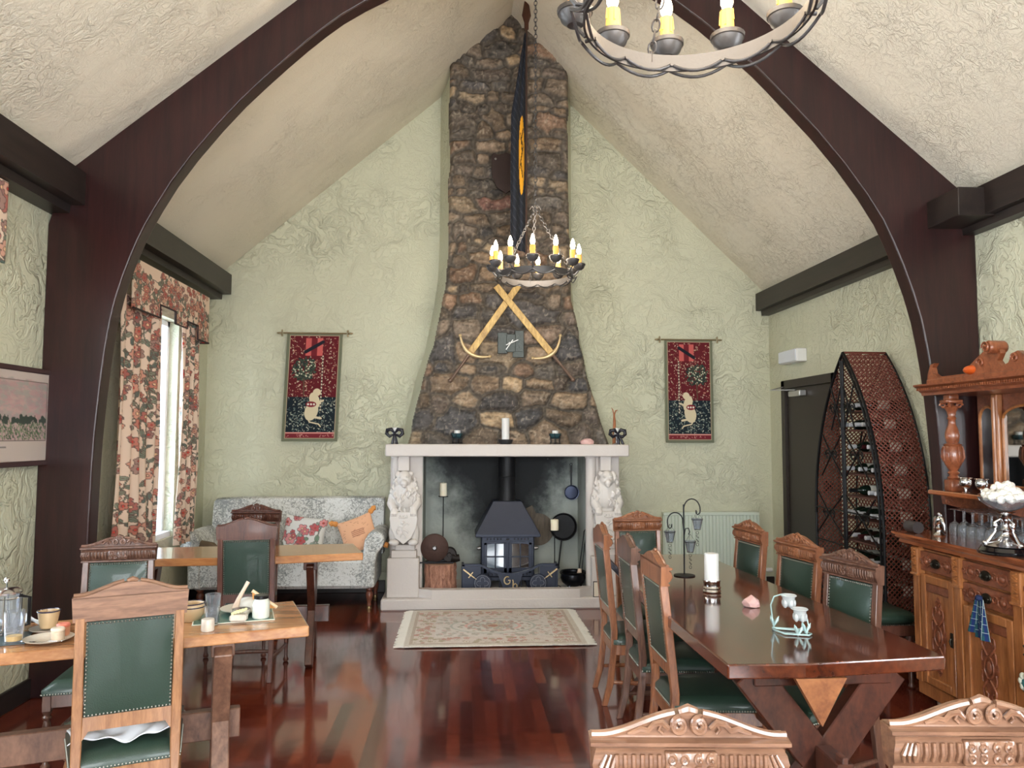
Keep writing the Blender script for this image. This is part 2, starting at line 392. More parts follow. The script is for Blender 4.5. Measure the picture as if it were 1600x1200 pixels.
# laminated arch beams
beam_m=wood('dark_red_stained_beam',(28,12,13),(52,24,23),rough=.3,scale=3,stretch=(7,7,.6),bump=.05)
plate_m=wood('dark_brown_plate_beam',(26,20,19),(44,34,30),rough=.42,scale=4,stretch=(6,.6,6),bump=.08)
def arch(y_left,y_right,thick):
    a=MB()
    def Y(x): return y_left+(y_right-y_left)*(x-XL)/(XR-XL)
    L=[(XL+.0,0),(-2.225,0),(-2.223,.71),(-2.219,1.09),(-2.211,1.47),(-2.197,1.70),(-2.171,2.012),(-2.14,2.246),(-2.095,2.45),(-2.01,2.70),(-1.929,2.881),(-1.754,3.184),(-1.451,3.567),(-1.19,3.83),(-.939,4.061),(-.726,4.225),(-.4,4.40),(0,4.53),(.4,4.57)]
    R=[(.4,4.57),(.8,4.53),(1.12,4.43),(1.40,4.27),(1.818,3.909),(1.981,3.736),(2.31,3.371),(2.59,2.97),(2.71,2.70),(2.825,2.354),(2.882,2.035),(2.915,1.718),(2.941,1.326),(2.955,.7),(2.96,0)]
    def smooth_(P,k=3):
        for _ in range(1):
            Q=[P[0]]
            for p,q in zip(P,P[1:]): Q+=[(p[0]*.75+q[0]*.25,p[1]*.75+q[1]*.25),(p[0]*.25+q[0]*.75,p[1]*.25+q[1]*.75)]
            P=Q+[P[-1]]
        return P
    inner=smooth_(L[1:])[:-1]+smooth_(R)
    # outer follows the wall and the roof slope
    outer=[]
    for x,z in inner:
        if z<2.9: outer.append((XL if x<RX else XR,z))
        else:
            # project outward to the roof line
            if x<RX: t=min(max((z-2.9)/1.67,0),1); X=XL+(RX-XL)*t**1.0
            else: t=min(max((z-2.9)/1.67,0),1); X=XR-(XR-RX)*t**1.0
            outer.append((X,roof(X,Y(X))+.01))
    n=len(inner); vs=[];fs=[]
    for P in(inner,outer):
        for d in(0,thick):
            for x,z in P: vs.append((x,Y(x)+d,z))
    I0,I1,O0,O1=0,n,2*n,3*n
    for i in range(n-1):
        fs+=[(I0+i,I0+i+1,O0+i+1,O0+i),(I1+i,O1+i,O1+i+1,I1+i+1),(I0+i,I1+i,I1+i+1,I0+i+1),(O0+i,O0+i+1,O1+i+1,O1+i)]
    fs+=[(I0,O0,O1,I1),(I0+n-1,I1+n-1,O1+n-1,O0+n-1)]
    a.add(vs,fs); o=a.build('trim_1',beam_m,smooth=30)
    mod(o,'BEVEL',width=.008,segments=2,limit_method='ANGLE',angle_limit=math.radians(50))
    return struct(o)
arch(4.80,4.54,.12)
a2=arch(.35,.1,.12); a2.name='trim_2'
# wall plate beams
for n_,(xa,xb,z0,z1) in enumerate(((XL,-2.32,2.955,3.155),(3.06,XR,2.86,3.04))):
    b=MB(); c=.04
    if n_==0: prof=[(xa,z0-.05),(xb-.09,z0-.05),(xb-.085,z0),(xb,z0),(xb,z1),(xa,z1)]
    else: prof=[(xb,z0-.05),(xa+.06,z0-.05),(xa+.055,z0),(xa,z0),(xa,z1),(xb,z1)]
    b.prism(prof,YF,YB-.01); struct(b.build('trim_%d'%(n_+3),plate_m,smooth=0))
# short block where the right plate crosses the arch
struct(MB().box(2.9,3.2,4.25,4.6,2.85,3.02,.004).build('trim_5',plate_m,smooth=0))
# skirting
for n_,(x0,x1,y0,y1) in enumerate(((XL,XL+.02,YF,YB),(XL,-.75,YB-.02,YB),(1.6,XR,YB-.02,YB),(XR-.02,XR,YF,6.35))):
    struct(MB().box(x0,x1,y0,y1,0,.12,.004).build('baseboard_'+('left','back','back_right','right')[n_],plate_m,smooth=0))
# ------------------------------------------------------------------ windows
wh=plain('white_window_paint',(232,236,240),.4)
pane_m=plain('window_glass',(250,253,255),0,trans=1,ior=1.02)
def sash_window(name,ax,pos,u0,u1,z0,z1,out,open_=0):
    r=thing(name,'','window'); del r['label']; del r['category']; r['kind']='structure'
    def bx(b,a,c,zz0,zz1,d0,d1):
        if ax=='x': b.box(pos+out*d0,pos+out*d1,a,c,zz0,zz1,.004)
        else: b.box(a,c,pos+out*d0,pos+out*d1,zz0,zz1,.004)
    f=MB(); w_=.05
    bx(f,u0,u0+w_,z0,z1,.08,.26);bx(f,u1-w_,u1,z0,z1,.08,.26);bx(f,u0,u1,z1-w_,z1,.08,.26);bx(f,u0,u1,z0,z0+w_,.02,.27)
    f.build('window_frame',wh,r)
    zm=(z0+z1)/2
    for k,(a,c,d) in enumerate(((zm-.02,z1-w_,.2),(z0+w_,zm+.02,.15))):
        s_=MB(); bx(s_,u0+w_,u0+w_+.045,a,c,d,d+.04);bx(s_,u1-w_-.045,u1-w_,a,c,d,d+.04);bx(s_,u0+w_,u1-w_,a,a+.05,d,d+.04);bx(s_,u0+w_,u1-w_,c-.05,c,d,d+.04)
        so=s_.build('sash',wh,r)
        g=MB(); bx(g,u0+w_+.04,u1-w_-.04,a+.04,c-.04,d+.017,d+.022); g.build('pane',pane_m,so,smooth=0)
    return r
sash_window('window_1','x',XL,6.22,7.02,.66,2.56,-1)
sash_window('window_2','x',XL,2.7,3.85,.75,2.5,-1)
sash_window('window_3','x',XL,.05,1.2,.75,2.5,-1)
sash_window('window_4','x',XR,.3,1.5,.8,2.5,1)
for i,(a,c) in enumerate(((-2.08,-.82),(-.3,.96),(1.47,2.73))): sash_window('window_%d'%(5+i),'y',YF,a,c,.8,2.7,-1)
# ------------------------------------------------------------------ door in the right wall
door_m=plain('dark_umber_door_paint',(52,45,41),.45)
d=bpy.data.objects.new('door_1',None); COL.objects.link(d); d['kind']='structure'
f=MB(); f.box(XR-.03,XR+.12,7.38,7.46,0,2.10,.004); f.box(XR-.03,XR+.12,6.34,6.42,0,2.10,.004); f.box(XR-.03,XR+.12,6.34,7.46,2.02,2.10,.004); f.build('door_frame',door_m,d)
MB().box(XR+.0,XR+.045,6.42,7.38,.01,2.02,.003).build('door_leaf',door_m,d)
k=MB(); k.lathe([(.012,0),(.012,-.03),(.05,-.034),(.058,-.045),(.05,-.06),(.0,-.066)],(XR,6.53,1.12),20,'x'); k.build('door_knob',plain('black_iron',(22,22,24),.35,.6),d)
c=MB(); c.box(XR-.07,XR,6.95,7.2,1.93,1.985,.008); c.build('door_closer',plain('brushed_silver',(190,190,190),.35,.7),d)
c=MB(); c.bar((XR-.06,7.05,1.99),(XR-.2,7.3,2.0),.022,.008); c.bar((XR-.2,7.3,2.0),(XR-.03,7.4,2.04),.02,.008); c.build('closer_arm',plain('brushed_silver',(190,190,190),.35,.7),d)
# emergency light on the right wall
e=thing('emergency_light','white plastic emergency light box high on the right wall above the door','light',(3.2,7.12,2.25))
MB().box(-.1,0,-.2,.2,0,.125,.008).build('housing',plain('white_plastic',(226,226,224),.4),e)
MB().box(-.112,-.1,-.19,.19,.008,.117,.003).build('diffuser',plain('frosted_diffuser',(214,218,226),.3),e)
# ------------------------------------------------------------------ fireplace
fp=thing('fireplace','tall rubble stone chimney over a white fireplace with lion pillars and mantel','fireplace',(.42,7.2,0))
def P_(o): # keep world coordinates for a part written in world space
    o.matrix_parent_inverse=Matrix.Translation(-Vector(o.parent.location)) if o.parent else Matrix(); return o
def wpart(mb,name,mat,parent,**k):
    """part built in world coordinates under a thing with a plain translation"""
    r=parent
    off=Vector((0,0,0))
    while r is not None: off+=Vector(r.location); r=r.parent
    mb.v=[(v[0]-off.x,v[1]-off.y,v[2]-off.z) for v in mb.v]
    return mb.build(name,mat,parent,**k)
SL=[(5.3,-.145),(4.0,-.145),(3.38,-.147),(3.13,-.16),(2.95,-.175),(2.83,-.2),(2.4,-.284),(2.1,-.377),(1.9,-.42),(1.67,-.474),(1.45,-.512)]
SRt=[(5.3,1.014),(3.38,1.018),(3.155,1.022),(2.845,1.04),(2.536,1.11),(2.17,1.18),(1.92,1.25),(1.68,1.325),(1.45,1.40)]
def xl(z): return np.interp(z,[p[0] for p in SL][::-1],[p[1] for p in SL][::-1])
def xr(z): return np.interp(z,[p[0] for p in SRt][::-1],[p[1] for p in SRt][::-1])
YS=7.25
def stone_face():
    x0,x1,z0,z1=-.56,1.46,1.44,5.70; st=.0085
    nx=int((x1-x0)/st); nz=int((z1-z0)/st)
    rng=np.random.RandomState(11)
    # stone sites: large rounded boulders low down, thinner slabs higher up
    S=[]; z=z0
    while z<z1+.1:
        t=np.clip((z-1.45)/1.6,0,1); hgt=(.225*(1-t)+.12*t)*(.7+.6*rng.rand())
        x=x0-.1+rng.rand()*.1
        while x<x1+.2:
            r=rng.rand(); wd=hgt*(1.0+(.9+1.2*t)*rng.rand()**1.2); big=rng.rand()<.10
            if big: wd*=1.35
            S.append((x+wd/2,z+hgt*(.5+.55*(rng.rand()-.5)),wd*(.5),hgt*(.55 if not big else .95),(rng.rand()-.5)*.5*(1-t*.6)))
            x+=wd*(.95+.1*rng.rand())
        z+=hgt*(.93+.14*rng.rand())
    S=np.array(S)
    gx=x0+st*np.arange(nx+1); gz=z0+st*np.arange(nz+1); GX,GZ=np.meshgrid(gx,gz)
    def vnoise(X,Y,f,seed):
        r=np.random.RandomState(seed); g=r.rand(256,256); xi=X*f;yi=Y*f; a=np.floor(xi).astype(int);b_=np.floor(yi).astype(int); u=xi-a;v=yi-b_; u=u*u*(3-2*u);v=v*v*(3-2*v)
        A=g[b_%256,a%256];B=g[b_%256,(a+1)%256];C_=g[(b_+1)%256,a%256];D=g[(b_+1)%256,(a+1)%256]
        return (A*(1-u)+B*u)*(1-v)+(C_*(1-u)+D*u)*v
    WX=GX+.07*(vnoise(GX+9,GZ+9,5,1)-.5)+.014*(vnoise(GX+9,GZ+9,30,2)-.5); WZ=GZ+.065*(vnoise(GX+9,GZ+9,4.5,3)-.5)+.014*(vnoise(GX+9,GZ+9,26,4)-.5)
    F1=np.full(GX.shape,9.);F2=np.full(GX.shape,9.);ID=np.zeros(GX.shape,int)
    for k,(sx,sz,a,h,ro) in enumerate(S):
        R=.42; i0,i1=np.searchsorted(gz,(sz-R*.75,sz+R*.75)); j0,j1=np.searchsorted(gx,(sx-R,sx+R))
        if i1<=i0 or j1<=j0: continue
        X=WX[i0:i1,j0:j1]-sx;Z=WZ[i0:i1,j0:j1]-sz; c,s_=math.cos(ro),math.sin(ro); u=(X*c+Z*s_)/a; v=(-X*s_+Z*c)/h
        d=(np.abs(u)**2.6+np.abs(v)**2.6)**(1/2.6)
        f1=F1[i0:i1,j0:j1];f2=F2[i0:i1,j0:j1];idd=ID[i0:i1,j0:j1]
        m=d<f1; f2[m]=f1[m]; f1[m]=d[m]; idd[m]=k
        m2=(~m)&(d<f2); f2[m2]=d[m2]
    size=S[ID,3]
    e=(F2-F1)*size*.62   # approx metres from the joint
    joint=np.clip((e-.009)/.014,0,1); dome=np.clip((e-.004)/.05,0,1)**.55
    tilt=(rng.rand(len(S))[ID]-.5)
    n1=vnoise(GX+9,GZ+9,22,5);n2=vnoise(GX+9,GZ+9,60,6);n3=vnoise(GX+9,GZ+9,110,7)
    hh=.062*dome*(.6+.8*rng.rand(len(S))[ID])+joint*(.016*(n1-.5)+.010*(n2-.5)+.006*(n3-.5)) +.012*tilt*joint
    # each stone's own colour
    pal=np.array([(124,110,96),(112,98,84),(136,118,100),(100,90,80),(128,104,86),(146,128,106),(92,86,80),(118,102,86),(132,112,92),(106,94,84),(120,98,82),(84,80,78)],float)
    pc=pal[rng.randint(0,len(pal),len(S))]*(.88+.24*rng.rand(len(S),1))
    sp_=rng.rand(len(S))<.05; pc[sp_]=np.array((172,148,118))
    sp_=rng.rand(len(S))<.006; pc[sp_]=np.array((124,92,82))
    low=(S[:,1]<2.6)&(rng.rand(len(S))<.3); pc[low]=np.array([(80,78,78),(144,124,102),(128,110,96),(98,88,80)])[rng.randint(0,4,low.sum())]
    st1=vnoise(GX*.35+9,GZ*1.6+9+GX*.2,34,12);st2=vnoise(GX+9,GZ+9,45,13)
    C_=pc[ID]*(.66+.26*n1+.20*n2+.22*st1)[...,None]*(.90+.20*n3)[...,None]
    lich=(st2>.8); C_[lich]=C_[lich]*.8+np.array((196,184,164))*.2
    drk=(st1<.2)&(n2<.55); C_[drk]*=.84
    vein=(np.abs(vnoise(GX+9,GZ+9,14,8)-.5)<.03)&(n2>.45); C_[vein]=C_[vein]*.6+np.array((190,176,156))*.4
    rim=((e>.008)&(e<.02)&(n2>.42)); C_[rim]=C_[rim]*.6+np.array((176,162,144))*.4  # rim light along the stone edges, painted in as a paler colour
    mort=np.array((96,88,79))*(.8+.4*n2)[...,None]
    C_=mort*(1-joint[...,None])+C_*joint[...,None]
    Y=YS-hh
    # trim the grid to the chimney outline (ragged edges)
    lx=np.interp(GZ,[p[0] for p in SL][::-1],[p[1] for p in SL][::-1])-.022*(vnoise(GX*0+9,GZ+9,7,9)-.4)
    rx=np.interp(GZ,[p[0] for p in SRt][::-1],[p[1] for p in SRt][::-1])+.026*(vnoise(GX*0+9,GZ+20,7,10)-.4)
    rz_=ridge(YS); top=np.where(GX<RX,EL+(rz_-EL)*(GX-XL)/(RX-XL),ER+(rz_-ER)*(XR-GX)/(XR-RX))
    inside=(GX>lx)&(GX<rx)&(GZ<top+.01)
    edge=np.minimum(np.minimum(GX-lx,rx-GX),.05)/.05
    Y=Y+np.clip(1-edge,0,1)**2*(hh+.045)
    idx=-np.ones(GX.shape,int); q=inside[:-1,:-1]&inside[1:,:-1]&inside[:-1,1:]&inside[1:,1:]
    used=np.zeros(GX.shape,bool); used[:-1,:-1]|=q;used[1:,:-1]|=q;used[:-1,1:]|=q;used[1:,1:]|=q
    idx[used]=np.arange(used.sum())
    V=np.stack([GX[used]-.42,Y[used]-7.2,GZ[used]],-1)
    F=np.stack([idx[:-1,:-1],idx[:-1,1:],idx[1:,1:],idx[1:,:-1]],-1)[q]
    me=bpy.data.meshes.new('stone_facing'); me.from_pydata(V.tolist(),[],F.tolist())
    ca=me.color_attributes.new('Col','FLOAT_COLOR','POINT'); cc=np.ones((used.sum(),4)); cc[:,:3]=lin_arr(C_[used]); ca.data.foreach_set('color',cc.ravel())
    me.polygons.foreach_set('use_smooth',[True]*len(me.polygons)); me.materials.append(attr_mat('rubble_stone',.75,.5,160))
    o=bpy.data.objects.new('stone_facing',me); COL.objects.link(o); o.parent=fp
    return o
stone_face()
# plastered flank of the breast, coved out to the back wall
zs=[1.40,1.67,1.9,2.1,2.4,2.83,3.13,3.4,4.3,5.2]
def flank(side):
    b=MB(); vs=[];fs=[]; n=9
    for z in zs+[5.7]:
        x=(float(xl(z))+.03) if side<0 else (float(xr(z))-.03)
        for i in range(n+1):
            t=i/n; vs.append((x+side*(.0+.105*t**1.6) ,YS-.0+ .0+(YB-YS)*t,z))
    m=len(zs)+1
    for i in range(m-1):
        for k in range(n): fs.append((i*(n+1)+k,i*(n+1)+k+1,(i+1)*(n+1)+k+1,(i+1)*(n+1)+k))
    b.add(vs,fs); return b
# one closed breast body
def breast():
    b=MB(); n=8; rows=zs+[5.62]; vs=[];fs=[]
    for z in rows:
        L=float(xl(z));R=float(xr(z))
        if z>5.0:
            pass
        pts=[(L-.11*(1-t)**1.6+.012, YB-(YB-YS-.035)*t) for t in [i/n for i in range(n+1)]]
        pts+=[(R+.11*t**1.6-.012, YS+.035+(YB-YS-.035)*t) for t in [i/n for i in range(n+1)]]
        for x,y in pts: vs.append((x,y,min(z,roof(x,y)+.02)))
    m=len(vs)//len(rows)
    for i in range(len(rows)-1):
        for k in range(m):
            k2=(k+1)%m; fs.append((i*m+k,i*m+k2,(i+1)*m+k2,(i+1)*m+k))
    fs.append(tuple(range(m)))
    b.add(vs,fs); return b
o=wpart(breast(),'chimney_breast',wall_m,fp,smooth=50)
white_m=plain('white_painted_stone',(205,198,193),.55,bump=.25,bscale=45)
white_s=plain('white_painted_plaster_cast',(214,209,204),.5,bump=.08,bscale=80)
def soot_mat():
    m,nt,b_=new_mat('sooty_render')
    tc=N(nt,'ShaderNodeTexCoord'); no=N(nt,'ShaderNodeTexNoise',i_Scale=3.5,i_Detail=7.0,i_Roughness=.65); nt.links.new(tc.outputs['Object'],no.inputs[0])
    # soot stain fans upwards from the stove
    sp=N(nt,'ShaderNodeSeparateXYZ'); nt.links.new(tc.outputs['Object'],sp.inputs[0])
    ax=N(nt,'ShaderNodeMath',operation='ABSOLUTE'); nt.links.new(sp.outputs['X'],ax.inputs[0])
    a=N(nt,'ShaderNodeMath',operation='MULTIPLY_ADD',i_1=-1.5); nt.links.new(ax.outputs[0],a.inputs[0])
    z=N(nt,'ShaderNodeMath',operation='MULTIPLY_ADD',i_1=.85,i_2=.0); nt.links.new(sp.outputs['Z'],z.inputs[0]); nt.links.new(z.outputs[0],a.inputs[2])
    s=N(nt,'ShaderNodeMath',operation='MULTIPLY_ADD',i_1=1.1); nt.links.new(no.outputs['Fac'],s.inputs[0]); nt.links.new(a.outputs[0],s.inputs[2])
    rp=N(nt,'ShaderNodeValToRGB'); e=rp.color_ramp.elements; e[0].position=.32; e[0].color=(*lin((166,172,166)),1); e[1].position=.98; e[1].color=(*lin((26,28,30)),1)
    q=e.new(.6); q.color=(*lin((112,118,114)),1); q=e.new(.8); q.color=(*lin((52,56,57)),1)
    nt.links.new(s.outputs[0],rp.inputs[0]); nt.links.new(rp.outputs[0],b_.inputs['Base Color']); b_.inputs['Roughness'].default_value=.8
    n2=N(nt,'ShaderNodeTexNoise',i_Scale=30,i_Detail=4.0); nt.links.new(tc.outputs['Object'],n2.inputs[0]); bp=N(nt,'ShaderNodeBump',i_Strength=.4,i_Distance=.01); nt.links.new(n2.outputs['Fac'],bp.inputs['Height']); nt.links.new(bp.outputs[0],b_.inputs['Normal'])
    return m
OX0,OX1,OZ0,OZ1=-.36,1.17,.13,1.36
b=MB(); b.box(OX0-.02,OX1+.02,7.74,7.79,0,OZ1+.02); b.box(OX0-.01,OX0+.004,7.18,7.76,0,OZ1-.002); b.box(OX1-.004,OX1+.01,7.18,7.76,0,OZ1-.002); b.box(OX0,OX1,7.2,7.76,OZ1,OZ1+.03)
wpart(b,'firebox_lining',soot_mat(),fp,smooth=0)
b=MB(); b.box(-.69,1.533,7.0,7.3,1.362,1.472,.008); wpart(b,'mantel_shelf',white_m,fp)
for sx,xa,xb,xc in((-1,-.655,OX0,-.50),(1,OX1,1.475,1.31)):
    b=MB(); b.box(xa,xb,7.17,7.79,.1,1.363,.006)
    b.lathe([(.05,.1),(.05,1.34),(.056,1.345),(.056,1.362)],(xa+.055 if sx<0 else xa+.035,7.17,0),18)
    wpart(b,'pillar',white_m,fp)
    # stepped pedestal and the block above the lion
    lx0,lx1=(-.664,-.378) if sx<0 else (1.19,1.475); c=(lx0+lx1)/2
    b=MB(); b.box(lx0,lx1,7.03,7.2,.1,.45,.008); b.box(lx0+.035,lx1-.025,7.045,7.2,.45,.517,.006); b.box(lx0+.07,lx1-.04,7.055,7.2,.517,.566,.006)
    wpart(b,'pedestal',white_m,fp)
    b=MB(); b.box(c-.055,c+.045,7.06,7.2,1.23,1.363,.004); wpart(b,'corbel_block',white_m,fp)
    # seated lion holding a shield
    cx=c+.003; y0=7.10; L=MB()
    L.sphere((cx,7.12,.86),(.105,.07,.29),16,12)            # body
    L.sphere((cx,7.09,1.02),(.118,.075,.16),16,12)           # mane mass
    L.sphere((cx,7.055,1.155),(.066,.06,.078),14,10)         # head
    L.sphere((cx,7.0,1.125),(.034,.035,.03),12,8)            # muzzle
    L.sphere((cx,6.992,1.142),(.016,.018,.012),8,6)
    L.sphere((cx,7.0,1.096),(.024,.026,.016),10,6)
    for s_ in(-1,1):
        L.sphere((cx+s_*.03,7.008,1.178),(.016,.018,.01),8,6)  # brows
        L.sphere((cx+s_*.058,7.06,1.205),(.022,.016,.024),8,6)  # ears
        L.tube([(cx+s_*.105,7.12,1.0),(cx+s_*.118,7.06,.93),(cx+s_*.09,7.02,.885)],[.042,.04,.034],10)
        L.sphere((cx+s_*.087,7.012,.868),(.034,.03,.036),10,8)  # paw
        for k in(-1,0,1): L.tube([(cx+s_*.087+k*.019,7.0,.875),(cx+s_*.087+k*.02,6.985,.85),(cx+s_*.087+k*.02,6.99,.828)],[.012,.013,.009],7)
        L.sphere((cx+s_*.085,7.02,.592),(.05,.04,.03),10,8)     # hind paws
        L.sphere((cx+s_*.09,7.08,.66),(.05,.05,.1),10,8)
    rg=random.Random(3 if sx<0 else 5)
    for k in range(46):                                         # locks of the mane
        a=rg.uniform(-1.9,1.9); t=k/46; zz=1.22-.34*t; rr=.075+.045*min(1,t*2)
        x=cx+rr*math.sin(a); y=7.09-(.07+.012*t)*math.cos(a)*1.0; 
        if abs(a)<.75 and zz>1.09: continue
        w_=.012*math.copysign(1,math.sin(a+.01))
        L.tube([(x,y,zz),(x+w_,y-.012,zz-.025),(x-w_*.4,y-.008,zz-.05),(x+w_*.5,y,zz-.07)],[.010,.013,.011,.004],6)
    lo=wpart(L,'lion_statue',white_s,fp,smooth=60); mod(lo,'REMESH',mode='VOXEL',voxel_size=.0055,use_smooth_shade=True)
    S_=MB(); pl=[(cx-.118,.865),(cx+.118,.865),(cx+.125,.80),(cx+.112,.72),(cx+.07,.635),(cx,.578),(cx-.07,.635),(cx-.112,.72),(cx-.125,.80)]
    S_.prism(pl,6.985,7.02); so=wpart(S_,'shield',white_s,lo,smooth=0)
    mod(so,'BEVEL',width=.006,segments=2)
    R_=MB()                                                    # raised emblem: crown over a rampant beast
    R_.tube([(cx-.04,6.984,.82),(cx,6.98,.812),(cx+.04,6.984,.82)],.006,6)
    for k in(-1,0,1): R_.sphere((cx+k*.026,6.982,.832),(.008,.006,.012),8,6)
    for p in([(-.01,.775),(.0,.745),(-.012,.71),(.004,.675)],[(.0,.75),(.035,.77),(.05,.755)],[(-.005,.735),(-.04,.745),(-.05,.725)],[(-.008,.71),(.032,.70),(.045,.68)],[(-.0,.68),(-.03,.66),(-.028,.64)],[(.004,.675),(.024,.65),(.02,.63)],[(-.03,.70),(-.052,.715),(-.06,.69),(-.048,.67)]):
        R_.tube([(cx+x,6.983,z) for x,z in p],.009,7)
    R_.sphere((cx-.006,6.98,.775),(.019,.012,.017),10,7); wpart(R_,'shield_emblem',white_s,lo,smooth=60)
# hearth
b=MB(); b.box(-.71,1.52,6.965,7.79,0,.1,.012); b.box(OX0+.02,OX1-.02,7.05,7.79,.05,OZ0)
b.prism([(OX0-.02,7.04),(OX0+.10,6.972),(OX1-.10,6.972),(OX1+.02,7.04),(OX1+.02,7.1),(OX1-.06,7.1),(OX1-.12,7.06),(OX0+.12,7.06),(OX0+.06,7.1),(OX0-.02,7.1)],.09,.178,'z')
wpart(b,'hearth',white_m,fp,smooth=0)
# ------------------------------------------------------------------ stove
iron=plain('blue_black_stove_paint',(46,52,68),.42,.3,bump=.05,bscale=150)
iron2=plain('matt_black_iron',(30,31,34),.5,.4,bump=.15,bscale=60)
st=thing('wood_stove','blue black cast iron stove with sloping hood and arched glass doors in the fireplace','stove',(.435,7.38,OZ0))
b=MB(); b.box(-.25,.25,-.1,.22,.1,.49,.01); b.box(-.27,.27,-.12,.24,.07,.105,.005)
for sx in(-1,1):
    for y in(-.08,.2): b.tube([(sx*.2,y,.0),(sx*.19,y,.08)],[.016,.026],8)
b.build('stove_body',iron,st)
b=MB(); hz=.49
vs=[(-.305,-.15,.475),(.305,-.15,.475),(.305,.24,.475),(-.305,.24,.475),(-.305,-.15,.50),(.305,-.15,.50),(.305,.24,.50),(-.305,.24,.50),(-.135,-.03,.80),(.135,-.03,.80),(.135,.2,.80),(-.135,.2,.80)]
fs=[(0,3,2,1),(0,1,5,4),(1,2,6,5),(2,3,7,6),(3,0,4,7),(4,5,9,8),(5,6,10,9),(6,7,11,10),(7,4,8,11),(8,9,10,11)]
b.add(vs,fs); o=b.build('hood',iron,st,smooth=0); mod(o,'BEVEL',width=.006,segments=2)
b=MB(); b.lathe([(.082,.79),(.086,.80),(.082,.81),(.08,1.02),(.084,1.03),(.08,1.04),(.08,1.235)],(0,.07,0),28); b.build('flue_pipe',iron2,st)
for k in list(range(-6,-1))+list(range(2,7)): MB().box(k*.032-.005,k*.032+.005,-.106,-.098,.445,.462).build('air_slot',plain('slot_black',(14,14,16),.7),st,smooth=0)  # solid near-black blocks stand for the slot openings
MB().sphere((0,-.112,.452),(.016,.01,.007),10,6).build('maker_badge',plain('tarnished_metal',(120,118,118),.35,.8),st)
for k in list(range(-5,6)): MB().box(k*.036-.004,k*.036+.004,-.106,-.099,.115,.135).build('air_slot',plain('slot_black',(14,14,16),.7),st,smooth=0)

gm=plain('reflection_stove_glass',(120,135,150),.06,.0,spec=1.0,coat=1)  # bright window reflection put into the left pane's pale colour
gd=plain('unlit_stove_glass',(62,54,50),.08,.0,spec=1.0,coat=1)  # same glass coloured dark for the pane without the painted reflection
for sx in(-1,1):
    dd=MB(); x0,x1=(.008,.225) if sx>0 else (-.225,-.008)
    # arched frame: outer plate with a glazed opening built from bars
    dd.box(x0,x1,-.118,-.1,.14,.19,.003);dd.box(x0,x0+.03,-.118,-.1,.14,.425,.003);dd.box(x1-.03,x1,-.118,-.1,.14,.425,.003)
    n=8; f_=lambda x:.385+.032*math.sqrt(max(0,1-(abs(x)/.25)**2))
    top=[(x0+(x1-x0)*i/n,f_(x0+(x1-x0)*i/n)) for i in range(n+1)]
    dd.prism(top+[(x1,.432),(x0,.432)],-.118,-.1)
    xm=(x0+x1)/2; dd.box(xm-.006,xm+.006,-.12,-.1,.16,.41,.002); dd.box(x0,x1,-.12,-.1,.285,.297,.002)
    do=dd.build('stove_door',iron,st)
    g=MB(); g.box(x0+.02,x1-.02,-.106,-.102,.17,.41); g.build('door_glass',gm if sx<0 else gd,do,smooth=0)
    hh=MB(); hh.lathe([(.016,0),(.018,.01),(.014,.035),(.0,.04)],(.252 if sx>0 else -.252,-.1,.37),12,'x',sq=(1,1)) if sx>0 else hh.lathe([(.0,-.04),(.014,-.035),(.018,-.01),(.016,0)],(-.252,-.1,.37),12,'x')
    hh.build('latch_knob',plain('tarnished_metal',(120,118,118),.35,.8),do)
# guard in front of the stove
gu=thing('fire_guard','low blue black iron fire guard with swords, studded shields and initials','fire guard',(.45,7.13,OZ0))
b=MB(); W=.437; t=.008
def gtop(x):
    a=abs(x)
    if a>.27: return .24
    return .155+.085*(a/.27)**2*(1.0) if a<.27 else .24
n=24
tp=[(-W+2*W*i/n, gtop(-W+2*W*i/n)) for i in range(n+1)]
for p,q in zip(tp,tp[1:]): b.bar((p[0],0,p[1]),(q[0],0,q[1]),.03,.02,(0,0,1))
b.box(-W,-W+.02,-.015,.015,0,.245);b.box(W-.02,W,-.015,.015,0,.245)
for sx in(-1,1): b.bar((sx*(W-.01),0,.23),(sx*(W-.0),.16,.23),.02,.02); b.bar((sx*(W),.16,.0),(sx*W,.16,.24),.02,.02)
for x in(-.26,-.19,-.1,.1,.19,.26): b.tube([(x,0,0),(x,0,gtop(x))],.004,6)
b.build('guard_frame',iron,gu)
for q in(MB().box(-W+.02,-.27,.002,.008,0,.225),MB().box(.27,W-.02,.002,.008,0,.225),MB().prism([(-.115,.155),(.115,.155),(.055,0),(-.055,0)],-.004,.004)): q.build('guard_panel',iron,gu,smooth=0)
brass=plain('pale_brass',(206,182,140),.4,.5)
